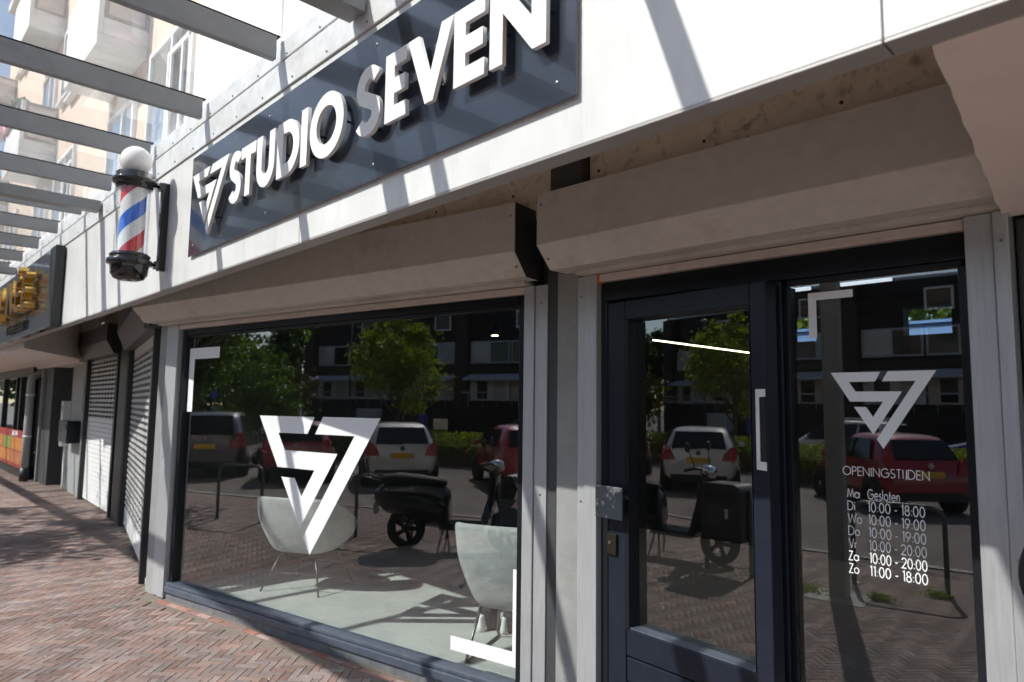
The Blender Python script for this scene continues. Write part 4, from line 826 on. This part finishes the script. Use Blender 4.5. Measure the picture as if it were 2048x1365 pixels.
# scooter
M['trim'] = mat('dark_trim', (.015, .015, .016), .6)
sc = thing('scooter', (-6.05, -.55, 0), math.atan2(-.33, 1.1), 'black motor scooter parked on its stand in front of the shop', 'scooter')
def wheel(parent, x, r, w_, z, m_t='rubber', m_r='galv_dark', y0=0, axis='y'):
    b = MB(); n = 28
    prof = [(r*.62, -w_/2), (r*.9, -w_/2), (r*.98, -w_*.3), (r, 0), (r*.98, w_*.3), (r*.9, w_/2), (r*.62, w_/2), (r*.62, -w_/2)]; vs = []
    for rr, q in prof:
        for k in range(n): t_ = 2*math.pi*k/n; vs.append((x+rr*math.cos(t_), y0+q, z+rr*math.sin(t_)) if axis == 'y' else (x+q, y0+rr*math.cos(t_), z+rr*math.sin(t_)))
    b.add(vs, [(i*n+k, i*n+(k+1) % n, (i+1)*n+(k+1) % n, (i+1)*n+k) for i in range(len(prof)-1) for k in range(n)], True); t_ = b.build('wheel', m_t, parent)
    e = (0, w_*.36, 0) if axis == 'y' else (w_*.36, 0, 0); c = Vector((x, y0, z)); b = MB()
    b.cyl(c-Vector(e), c+Vector(e), r*.2, r*.2, 16)
    for k in range(5):
        t0 = 2*math.pi*k/5; dr = Vector((math.cos(t0), 0, math.sin(t0))) if axis == 'y' else Vector((0, math.cos(t0), math.sin(t0))); b.cyl(c+dr*r*.15, c+dr*r*.64, r*.10, r*.13, 8)
    b.build('rim', m_r, t_); return t_
wheel(sc, 0, .24, .12, .24, 'rubber', 'trim'); wheel(sc, 1.26, .23, .11, .23, 'rubber', 'trim')
b = MB()
rings = []
for x, zb, zt, wd in ((-.38, .52, .74, .11), (-.24, .42, .80, .18), (0, .36, .83, .21), (.25, .28, .83, .21), (.45, .26, .80, .18), (.54, .28, .72, .14)):
    n = 14; rings.append([(x, wd*math.cos(2*math.pi*k/n), (zb+zt)/2+(zt-zb)/2*math.sin(2*math.pi*k/n)) for k in range(n)])
vs = [v for r_ in rings for v in r_]; b.add(vs, [(i*14+k, i*14+(k+1) % 14, (i+1)*14+(k+1) % 14, (i+1)*14+k) for i in range(5) for k in range(14)]+[tuple(range(14)), tuple(70+k for k in range(13, -1, -1))], True); b.build('rear_shell', 'gloss_black', sc)
b = MB(); rings = []
for x, z, wd, hh in ((-.3, .83, .11, .05), (-.1, .86, .15, .06), (.2, .84, .14, .055), (.42, .82, .11, .045), (.5, .80, .06, .03)): rings.append([(x, wd*math.cos(2*math.pi*k/14), z+hh*math.sin(2*math.pi*k/14)) for k in range(14)])
vs = [v for r_ in rings for v in r_]; b.add(vs, [(i*14+k, i*14+(k+1) % 14, (i+1)*14+(k+1) % 14, (i+1)*14+k) for i in range(4) for k in range(14)]+[tuple(range(14)), tuple(56+k for k in range(13, -1, -1))], True); b.build('seat', 'matte_black', sc)
slab('footboard', 'gloss_black', sc, .45, 1.0, -.16, .16, .26, .34, .02)
b = MB(); b.prism_y([(.94, .30), (1.03, .30), (1.13, .62), (1.16, .95), (1.10, 1.0), (1.06, .7)], -.2, .2); b.build('leg_shield', 'gloss_black', sc, .03)
MB().tube([(1.26, .07, .23), (1.16, .07, .62), (1.11, 0, .98)], .025, 10).build('fork', 'galv_dark', sc); MB().tube([(1.26, -.07, .23), (1.16, -.07, .62), (1.11, 0, .98)], .025, 10).build('fork', 'galv_dark', sc)
b = MB(); b.sphere((1.26, 0, .40), .17, 18, 10, (1.15, .5, .55)); b.build('front_mudguard', 'gloss_black', sc)
MB().tube([(1.0, -.34, 1.05), (1.06, -.2, 1.07), (1.1, 0, 1.05), (1.06, .2, 1.07), (1.0, .34, 1.05)], .018, 10).build('handlebar', 'black', sc)
b = MB(); b.sphere((1.13, 0, 1.03), .1, 16, 10, (1, 1.4, .8)); b.build('cowl', 'chrome', sc)
for s_ in (-1, 1):
    m_ = MB(); m_.tube([(1.06, s_*.2, 1.08), (1.03, s_*.24, 1.2), (1.02, s_*.26, 1.26)], .007, 8); o = m_.build('mirror_stem', 'black', sc); MB().sphere((1.01, s_*.28, 1.31), .065, 16, 10, (.35, 1, .9)).build('mirror', 'black', o)
MB().tube([(-.3, .1, .82), (-.5, .1, .86), (-.56, .1, .88), (-.56, -.1, .88), (-.5, -.1, .86), (-.3, -.1, .82)], .01, 8).build('luggage_rack', 'galv_dark', sc)
MB().tube([(-.54, .1, .88), (-.58, .1, 1.08), (-.58, -.1, 1.08), (-.54, -.1, .88)], .009, 8).build('rack_bar', 'galv_dark', sc)
MB().cyl((-.25, -.16, .34), (.25, -.17, .28), .05, .04, 14).build('exhaust', 'galv_dark', sc); slab('tail_light', 'red_print', sc, -.38, -.35, -.06, .06, .62, .7, .008)
slab('plate', 'white_panel', sc, -.40, -.385, -.08, .08, .40, .55, .003); MB().tube([(.5, .12, .28), (.45, .2, .0), (.6, .2, .0), (.55, .12, .28)], .012, 8).build('stand', 'galv_dark', sc); MB().tube([(.5, -.12, .28), (.45, -.2, .0), (.6, -.2, .0)], .012, 8).build('stand', 'galv_dark', sc)

# ================================================================ parked cars
M['car_glass'] = mat('car_glass', (.012, .014, .016), .06, spec=.6); M['tail'] = mat('tail_light', (.35, .008, .012), .15, coat=.6); M['plate_y'] = mat('number_plate', (.72, .42, .02), .5); M['plate_b'] = mat('plate_blue', (.02, .05, .3), .5); M['trim'] = mat('car_trim', (.015, .015, .016), .6)
def paint(name, c, metal=.0): m = mat(name, c, .32, metal, coat=1.); m.node_tree.nodes['Principled BSDF'].inputs['Coat Roughness'].default_value = .05; return m
def car(loc, head, L, W, H, col, label, belt=.90, suv=False, name='parked_car', rails=False):
    t = thing(name, (loc[0], loc[1], -.13), math.atan2(head[1], head[0])-math.pi/2, label, 'car', 'cars parked across the pavement')
    pm = paint('paint', col[0], col[1]); M['_p'] = pm; w = W/2; tw = .70 if not suv else .74
    st = [(0.0, .30, .60, .66, .55), (.03, .27, .78, .80, .80), (.10, .25, belt+.05, belt+.07, .80), (.24, .24, belt+.03, belt+.26, .77), (.44, .22, belt+.03, H-.06, tw), (.75, .2, belt+.02, H-.01, tw+.02), (1.5, .2, belt, H, tw+.03), (L*.50, .2, belt-.01, H-.02, tw+.02), (L*.585, .2, belt-.02, H-.12, tw), (L*.735, .2, belt-.02, belt+.08, .72), (L*.80, .2, belt-.05, belt, .74), (L-.35, .21, belt-.14, belt-.08, .70), (L-.08, .24, .58, .66, .58), (L, .3, .46, .5, .46)]
    wf = lambda y: (.86+.14*min(1, y/.45))*(1 if y < L-.9 else 1-.16*((y-L+.9)/.9)**2)
    rings = []
    for y, z0, zb, zt, tp in st:
        k = wf(y); h_ = [(w*.80*k, z0), (w*.97*k, z0+.12), (w*1.0*k, (z0+zb)/2+.05), (w*.975*k, zb), (w*tp*k*1.0, zt-.045), (w*tp*k*.86, zt-.008), (w*tp*k*.4, zt+.012)]
        rings.append([(x, y, z) for x, z in h_]+[(-x, y, z) for x, z in h_[::-1]])
    n = len(rings[0]); vs = [v for r_ in rings for v in r_]; m = len(rings)
    b = MB(); b.add(vs, [(i*n+k, i*n+(k+1) % n, (i+1)*n+(k+1) % n, (i+1)*n+k) for i in range(m-1) for k in range(n)]+[tuple(range(n)), tuple((m-1)*n+k for k in range(n-1, -1, -1))], True)
    body = b.build('body', '_p', t)
    body.modifiers.new('s', 'SUBSURF').render_levels = 1; body.modifiers['s'].levels = 1
    def patch(nm, q, m_, th=.012, par=t):
        q = [Vector(p) for p in q]; nv = (q[1]-q[0]).cross(q[3]-q[0]).normalized(); c_ = sum(q, Vector())/4
        if nv.dot(c_-Vector((0, L/2, .7))) < 0: nv = -nv
        return MB().add([p+nv*.035 for p in q]+[p-nv*.03 for p in q], [(0, 1, 2, 3), (7, 6, 5, 4), (0, 4, 5, 1), (1, 5, 6, 2), (2, 6, 7, 3), (3, 7, 4, 0)]).build(nm, m_, par, .006)
    patch('rear_window', [(-w*.70, .125, belt+.10), (w*.70, .125, belt+.10), (w*.615, .42, H-.125), (-w*.615, .42, H-.125)], 'car_glass')
    patch('windshield', [(-w*.66, L*.735-.06, belt+.10), (w*.66, L*.735-.06, belt+.10), (w*.62, L*.585+.03, H-.15), (-w*.62, L*.585+.03, H-.15)], 'car_glass')
    for s_ in (-1, 1):
        for ya, yb, yc, yd in ((.62, 1.32, 1.30, .82), (1.40, L*.69, L*.565, 1.38)):
            patch('side_window', [(s_*w*.945, ya, belt+.07), (s_*w*.945, yb, belt+.06), (s_*w*.775, yc, H-.115), (s_*w*.775, yd, H-.115)], 'car_glass')
        MB().add([(s_*w*q[0], q[1], q[2]) for q in ((.60, .035, .74), (.90, .06, .74), (.965, .30, .80), (.90, .30, belt+.13), (.80, .13, belt+.13), (.66, .07, belt-.02), (.58, .0, .74), (.92, .015, .73), (.995, .32, .80), (.93, .30, belt+.15), (.84, .10, belt+.15), (.66, .02, belt))], [(6, 7, 10, 11), (7, 8, 9, 10), (0, 1, 7, 6), (1, 2, 8, 7), (2, 3, 9, 8), (3, 4, 10, 9), (4, 5, 11, 10), (5, 0, 6, 11)]).build('tail_light', 'tail', t, .01)
        MB().sphere((s_*(w+.08), L*.66, belt+.1), .09, 14, 8, (1, .6, .75)).build('mirror', '_p', t)
        for yw in (.16*L+.05, L*.80):
            wheel(t, s_*(w-.09), .30, .19, .30, 'rubber', 'chrome' if not suv else 'galv_dark', yw, 'x')
            MB().cyl((s_*(w-.17), yw, .32), (s_*(w+.004), yw, .32), .355, .355, 26).build('wheel_arch', 'trim', t)
            wheel(t, s_*(w-.06), .305, .20, .30, 'rubber', 'chrome', yw, 'x')
        slab('head_light', 'chrome', t, s_*w*.5, s_*w*.78, L-.22, L-.10, .60, .72, .02)
    zp = .74 if not suv else .80
    slab('number_plate', 'plate_y', t, -.24, .26, -.012, .02, zp-.06, zp+.055, .003); slab('plate_band', 'plate_b', t, -.26, -.242, -.012, .02, zp-.06, zp+.055)
    slab('bumper_trim', 'trim', t, -w*.72, w*.72, -.008, .04, .26, .42, .01); MB().cyl((0, -.02+.03, belt+.0), (0, .0, belt+.0), .055, .055, 20).build('badge', 'chrome', t)
    MB().tube([(0, .55, H-.02), (0, .40, H+.13)], .005, 6).build('antenna', 'black', t); slab('wiper', 'black', t, -.02, .3, .10, .118, belt+.09, belt+.105)
    if rails:
        for s_ in (-1, 1): MB().tube([(s_*w*.62, .6, H+.02), (s_*w*.62, .75, H+.07), (s_*w*.62, L*.5, H+.06), (s_*w*.62, L*.56, H-.02)], .016, 8).build('roof_rail', 'chrome', t)
    return t
HD_ = (-.62, -.78)
car((-15.4, -5.65), HD_, 4.4, 1.80, 1.66, ((.16, .15, .155), .6), 'grey SUV parked at the left, reflected in the shop window', .99, True)
car((-12.7, -5.9), HD_, 3.7, 1.66, 1.47, ((.30, .008, .02), 0), 'red hatchback parked between the grey SUV and the white car')
car((-10.12, -6.5), HD_, 3.95, 1.70, 1.47, ((.62, .60, .57), .2), 'silver white hatchback reflected in both shop window and door')
car((-7.2, -7.4), HD_, 3.6, 1.65, 1.46, ((.42, .012, .015), 0), 'red hatchback parked next to the silver white car')
car((-2.85, -8.45), (-.66, -.75), 3.45, 1.63, 1.46, ((.32, .006, .015), 0), 'red city car reflected in the sidelight')
car((-4.6, -16.5), (-1, -.15), 4.3, 1.8, 1.6, ((.7, .7, .7), 0), 'white car with roof rails far behind the red city car', .95, True, rails=True)
car((-.6, -19), (-1, -.2), 4.2, 1.75, 1.55, ((.02, .04, .2), .3), 'dark blue car far behind at the right of the sidelight', .92)

# ================================================================ vegetation
def leafmat(name, c1):
    m = mat(name, c1, .55, rand=.5, spec=.3); n, l = nt(m); p = n['Principled BSDF']; out = [q for q in n if q.type == 'OUTPUT_MATERIAL'][0]
    tr = n.new('ShaderNodeBsdfTranslucent'); src = p.inputs['Base Color'].links[0].from_socket
    sc_ = n.new('ShaderNodeVectorMath'); sc_.operation = 'MULTIPLY'; sc_.inputs[1].default_value = (1.5, 1.6, .5); l.new(src, sc_.inputs[0]); l.new(sc_.outputs[0], tr.inputs[0])
    mx = n.new('ShaderNodeMixShader'); mx.inputs[0].default_value = .42; l.new(p.outputs[0], mx.inputs[1]); l.new(tr.outputs[0], mx.inputs[2]); l.new(mx.outputs[0], out.inputs['Surface']); return m
M['leaf_bright'] = leafmat('leaf_bright', (.17, .22, .025)); M['leaf_mid'] = leafmat('leaf_mid', (.07, .125, .02)); M['leaf_dark'] = leafmat('leaf_dark', (.025, .055, .014)); M['leaf_red'] = leafmat('leaf_brown', (.05, .045, .012))
M['bark'] = mat('bark', (.10, .075, .055), .9, var=.25, vscale=8, bump=.5, bscale=30, stretch=(4, 4, .6))
def tree(name, loc, label, trunk_h, rad, crown_z, n, size, m, seed, conic=False, clumps=46, tr=.11, group='trees across the street', spikes=(), lean=0.):
    g = np.random.default_rng(seed); t = thing(name, loc, 0, label, 'tree', group)
    top = crown_z+rad[2]*(.5 if not conic else .8); pts = [(0, 0, -.2)]
    for i in range(1, 6): f = i/5; pts.append((g.normal()*.06*f+lean*f*f, g.normal()*.06*f, top*f))
    b = MB(); b.tube(pts, [tr*(1-.75*i/5) for i in range(6)], 10)
    C_ = []
    for i in range(clumps):
        d = g.normal(size=3); d /= np.linalg.norm(d); r_ = g.random()**.42; c = d*r_*np.array(rad)
        if conic: f = (c[2]+rad[2])/(2*rad[2]); c[:2] *= max(.08, 1.25*(1-f))
        c[2] += crown_z; c[0] += lean; C_.append(c)
        if i % 3 == 0:
            zb = max(trunk_h*.8, c[2]-abs(c[0])-.5); b.tube([(0, 0, min(zb, top*.95)), (c[0]*.5, c[1]*.5, (zb+c[2])/2), tuple(c)], [tr*.35, tr*.22, tr*.08], 6)
    b.build('trunk', 'bark', t)
    for sx_, sy_, h_ in spikes:
        for q in range(3): C_.append(np.array([sx_+g.normal()*.05, sy_+g.normal()*.05, crown_z+rad[2]*.75+h_*q/2]))
    clumps = len(C_)
    C_ = np.array(C_); idx = g.integers(0, clumps, n); rc = min(rad)*.30*(.5+.8*g.random(clumps))
    if spikes: rc[-3*len(spikes):] *= .55
    P = C_[idx]+g.normal(size=(n, 3))*rc[idx][:, None]*.62*np.array([1, 1, .8])
    leaf_mesh('crown', P, g, size, m, t); return t
tree('maple_tree', (-16.9, -16.2, -.13), 'young bright green maple reflected in the middle of the shop window', 1.6, (1.7, 1.7, 1.75), 3.4, 9500, .15, 'leaf_bright', 11, clumps=52, spikes=((.1, .1, .75), (-.7, .2, .5), (.75, -.1, .3), (1.2, .3, -.3), (-1.25, .0, -.2)))
tree('ash_tree', (-23.2, -12, -.13), 'leafy tree behind the grey SUV', 2.2, (2.0, 2.0, 2.6), 4.4, 7500, .2, 'leaf_mid', 12, tr=.13)
tree('ash_tree', (-20.2, -12.2, -.13), 'slender tree with loose low branches behind the red hatchback', 1.0, (1.45, 1.45, 1.5), 2.25, 4200, .17, 'leaf_mid', 13, tr=.07)
tree('dark_tree', (-30, -18, -.13), 'broad dark tree at the far left of the reflection', 2, (3.1, 3.1, 3.0), 3.9, 8000, .3, 'leaf_dark', 14, tr=.2)
tree('dark_tree', (-29.0, -21.5, -.13), 'brownish dark tree beside the end of the brown building', 1.2, (2.1, 2.1, 1.8), 2.5, 6500, .26, 'leaf_red', 15, tr=.16)
tree('spruce_tree', (-33.8, -27.5, -.13), 'pointed dark tree against the sky beside the brown building', 1.5, (1.7, 1.7, 3.4), 4.3, 5200, .28, 'leaf_dark', 16, True, tr=.15)
tree('spruce_tree', (-40.5, -36, -.13), 'second pointed dark tree against the sky, further off', 1.5, (2.0, 2.0, 3.8), 4.9, 4500, .32, 'leaf_dark', 17, True, tr=.15)
tree('dark_tree', (-36, -20, -.13), 'large dark tree behind the leafy tree at the left', 2, (5, 5, 4), 5.5, 7000, .36, 'leaf_dark', 18, tr=.22)
tree('dark_tree', (-48, -9, -.13), 'added dark tree far down the street, darkens the far shop glass', 2, (4.5, 4.5, 4), 5, 3000, .5, 'leaf_dark', 22, tr=.2)  # added, with the next one, to darken the reflection in the far shopfront
tree('dark_tree', (-62, -5, -.13), 'second added dark tree beyond the other, also darkens the far shop glass', 2, (5, 5, 4.5), 5.5, 3000, .6, 'leaf_dark', 23, tr=.2)
tree('street_tree', (-14.7, -4.0, 0), 'street tree by the kerb that shades the pavement at the left', 2.9, (2.6, 2.1, 1.7), 5.3, 7500, .15, 'leaf_mid', 19, tr=.10, clumps=40, lean=1.7)
tree('garden_tree', (-8, 33, -.2), 'sunlit tree behind the shop seen through the rear windows', 2, (5, 3, 3), 7.2, 5000, .35, 'leaf_bright', 20, tr=.2)
tree('garden_tree', (-14, 34, -.2), 'yellow green tree behind the shop, left of the other rear tree', 2, (5, 3, 3), 7.0, 4500, .35, 'leaf_bright', 21, tr=.2)
M['shed'] = mat('blue_sheet', (.13, .23, .46), .6, var=.08, vscale=.6)
sh_ = thing('garage', (-9, 27, -.3), 0, 'pale blue garage behind the shop seen through the rear windows', 'building'); slab('wall', 'shed', sh_, -14, 12, 0, 4, 0, 5.15); slab('roof_edge', 'shed', sh_, -14.1, 12.1, -.15, 4.1, 5.152, 5.25)
for i, (x0, x1, lab) in enumerate(((-17.5, -11.2, 'clipped hedge in front of the silver white car'), (-10.6, -5.6, 'clipped hedge in front of the red hatchback'), (-5.2, 3.0, 'clipped hedge in front of the red city car'))):
    hh = thing('hedge', ((x0+x1)/2, -12.4, -.13), 0, lab, 'hedge', 'hedges along the parking bays'); g = np.random.default_rng(40+i); n = int(1400*(x1-x0))
    P = np.stack([g.uniform(x0, x1, n)-(x0+x1)/2, g.uniform(-.45, .45, n), .12+.9*g.random(n)**.75+.05*np.sin(g.random(n)*9)], 1); leaf_mesh('foliage', P, g, .09, 'leaf_bright', hh)
    slab('twigs', 'bark', hh, -(x1-x0)/2+.1, (x1-x0)/2-.1, -.22, .22, 0, .6)
wg = np.random.default_rng(77)
for x, y, k, lab in ((-4.3, -.95, .09, 'tuft of weeds at the foot of the litter bin'), (-2.62, -1.0, .09, 'tuft of weeds beside the canopy post footing'), (-1.62, -1.66, .06, 'small weeds at the foot of the rack by the post'), (-2.0, -1.15, .05, 'small yellow flowering weeds right of the post footing')):
    P = np.stack([wg.normal(0, k, 260)+x, wg.normal(0, k*.7, 260)+y, np.abs(wg.normal(0, .025, 260))+.01], 1); leaf_mesh('weeds', P, wg, .03, 'leaf_bright', None, label=lab, cat='weeds', group='weeds between the clinkers')

# ================================================================ building across the street and small things before it
M['brownwall'] = mat('brown_cladding', (.022, .016, .015), .8, var=.12, vscale=2); M['brownpier'] = mat('brown_pier', (.055, .036, .026), .8, var=.15, vscale=3); M['awning'] = mat('awning_cloth', (.55, .56, .60), .8, var=.04); M['palegrey'] = mat('pale_panel', (.45, .46, .46), .6, var=.06)
ob = thing('terrace_building', (0, -31, -.2), 0, 'dark brown terrace with piers, strip windows and awnings, reflected in the glass', 'building')
slab('wall', 'brownwall', ob, -34.4, 16, -10, -.02, 0, 8.3); slab('roof_edge', 'palegrey', ob, -34.6, 16.2, -10.1, .12, 8.302, 8.45); slab('balcony_band', 'brownpier', ob, -33.8, 16, -.018, .25, 4.02, 4.42, .01)
for x in (-34.2, -22.1, -10.2, 1.6, 13.4): slab('pier', 'brownpier', ob, x-.42, x+.42, -.019, .5, 0, 8.25, .02)
for k in range(-5, 3):
    x = -.5+5.8*k; w_ = slab('window', 'upvc', ob, x-.6, x+.6, -.02, .06, 6.75, 7.85, .01); pane('pane', 'glassU', w_, 0, 0, 0, 0, 0) if False else None
    b = MB(); b.box(x-.5, x+.5, .061, .066, 6.85, 7.75); b.build('pane', 'car_glass', w_)
for bx in (-33.7, -21.6, -9.7, 2.1):
    for j in range(4):
        x0 = bx+j*2.8; kind_ = (int(bx*7)+j*3) % 4
        w_ = slab('strip_window', 'palegrey', ob, x0, x0+2.7, -.019, .08, 4.6, 6.0, .01)
        b = MB(); b.box(x0+.1, x0+1.3, .081, .087, 4.7, 5.9); b.build('pane', 'curtain' if kind_ == 1 else 'car_glass', w_); b = MB(); b.box(x0+1.4, x0+2.6, .081, .087, 4.7, 5.9); b.build('pane', 'car_glass' if kind_ != 2 else 'palegrey', w_)
        w2 = slab('lower_window', 'upvc' if kind_ % 2 else 'peach', ob, x0, x0+2.7, -.019, .06, 2.3, 3.75, .01); b = MB(); b.box(x0+.5, x0+1.2, .061, .068, 2.4, 3.5); b.build('pane', 'car_glass', w2); b = MB(); b.box(x0+1.6, x0+2.4, .061, .068, 2.4, 3.6); b.build('pane', 'curtain', w2)
    b = MB(); b.prism_x([(.0, 4.0), (1.1, 3.62), (1.1, 3.52), (.0, 3.9)], bx, bx+11.2); b.build('awning', 'awning', ob)
    slab('plinth_wall', 'brownwall', ob, bx, bx+11.2, -.019, 1.3, 0, 1.9, .01)
    for j in range(12): MB().cyl((bx+.5+j*.95, 1.2, 1.9), (bx+.5+j*.95, 1.2, 2.75), .02, .02, 6).build('rail_post', 'palegrey', ob)
    slab('hand_rail', 'palegrey', ob, bx, bx+11.2, 1.17, 1.23, 2.75, 2.82)
st_ = thing('outside_stair', (-17.2, -29.3, -.2), 0, 'pale outside stair with lattice railing before the brown terrace', 'stairs')
for i in range(8): slab('step', 'palegrey', st_, -.5+i*.35, -.1+i*.35, -.2, 1.0, .22*i, .22*i+.2)
MB().tube([(-.4, 1.0, .9), (2.4, 1.0, 2.75)], .03, 8).build('hand_rail', 'palegrey', st_)
for i in range(9): MB().tube([(-.4+i*.33, 1.0, .0+i*.21), (-.4+i*.33, 1.0, .9+i*.21)], .018, 6).build('baluster', 'palegrey', st_)
cp = thing('carport', (-24, -25, -.13), 0, 'low carport with a thin pale roof before the brown terrace', 'carport'); slab('roof', 'palegrey', cp, -3.6, 3.6, -1.5, 1.5, 2.2, 2.32, .01)
for x in (-3.4, 0, 3.4): slab('post', 'galv_dark', cp, x-.05, x+.05, 1.3, 1.4, 0, 2.199)
slab('utility_cabinet', 'palegrey', None, -24.1, -22.8, -23.4, -22.9, -.13, 1.55, .02, label='pale utility cabinet before the carport', cat='cabinet')
lp2 = thing('lamp_post', (-27.95, -27.2, -.13), 0, 'slim dark lamp post before the brown terrace', 'lamp post'); MB().tube([(0, 0, 0), (0, 0, 5), (0, 0, 7.2)], [.09, .07, .05], 10).build('mast', 'galv_dark', lp2); MB().sphere((0, 0, 7.3), .22, 14, 8, (1, 1, .5)).build('lantern', 'palegrey', lp2)
bs = thing('stop_sign', (-19.3, -20.2, -.13), 0, 'orange square sign with a blue panel on a post', 'sign'); MB().tube([(0, 0, 0), (0, 0, 2.2)], .04, 8).build('post', 'galv_dark', bs); slab('orange_panel', 'orange', bs, -.35, .35, .03, .06, 1.55, 2.1, .01); slab('blue_panel', 'plate_b', bs, -.28, .28, .03, .06, 2.12, 2.3, .01)
rs = thing('road_sign', (-19.6, -9.6, -.13), 0, 'round blue road sign on a thin pole behind the grey SUV', 'sign'); MB().tube([(0, 0, 0), (0, 0, 2.4)], .03, 8).build('post', 'galv_dark', rs); MB().cyl((0, .03, 2.15), (.03, .06, 2.15), .13, .13, 24).build('disc', 'plate_b', rs)
pk = thing('parking_sign', (-13.6, -12.9, -.13), 0, 'small blue and cream signs standing before the hedge', 'sign'); MB().tube([(0, 0, 0), (0, 0, 1.5)], .025, 8).build('post', 'galv_dark', pk); slab('blue_panel', 'plate_b', pk, -.18, .18, .03, .05, 1.15, 1.6, .01); slab('cream_panel', 'cream', pk, .4, .95, .03, .05, 1.1, 1.45, .01); MB().tube([(.68, 0, 0), (.68, 0, 1.4)], .02, 8).build('post', 'galv_dark', pk)

# litter: pale flecks, petals and grit lying on the clinkers
lg = np.random.default_rng(91); n_l = 420; P = np.stack([lg.uniform(-13, -1.0, n_l), lg.uniform(-1.6, 2.3, n_l), np.full(n_l, .004)], 1); P = P[[p[1] < front_y(p[0])-.06 for p in P]]
M['fleck'] = mat('dry_petal', (.50, .43, .34), .9, rand=.4); L_, g_ = len(P), lg; a_ = lg.uniform(0, 6.28, L_); s_ = lg.uniform(.004, .013, L_)
V = np.stack([np.stack([P[:, 0]+s_*np.cos(a_+k*1.571)*(1 if k % 2 else .55), P[:, 1]+s_*np.sin(a_+k*1.571)*(1 if k % 2 else .55), P[:, 2]+.002*(k == 1)], 1) for k in range(4)], 1).reshape(-1, 3)
np_mesh('litter', V, np.arange(4*L_).reshape(-1, 4), 'fleck', None, kind='stuff', label='pale petals and grit scattered over the clinker pavement', cat='litter')
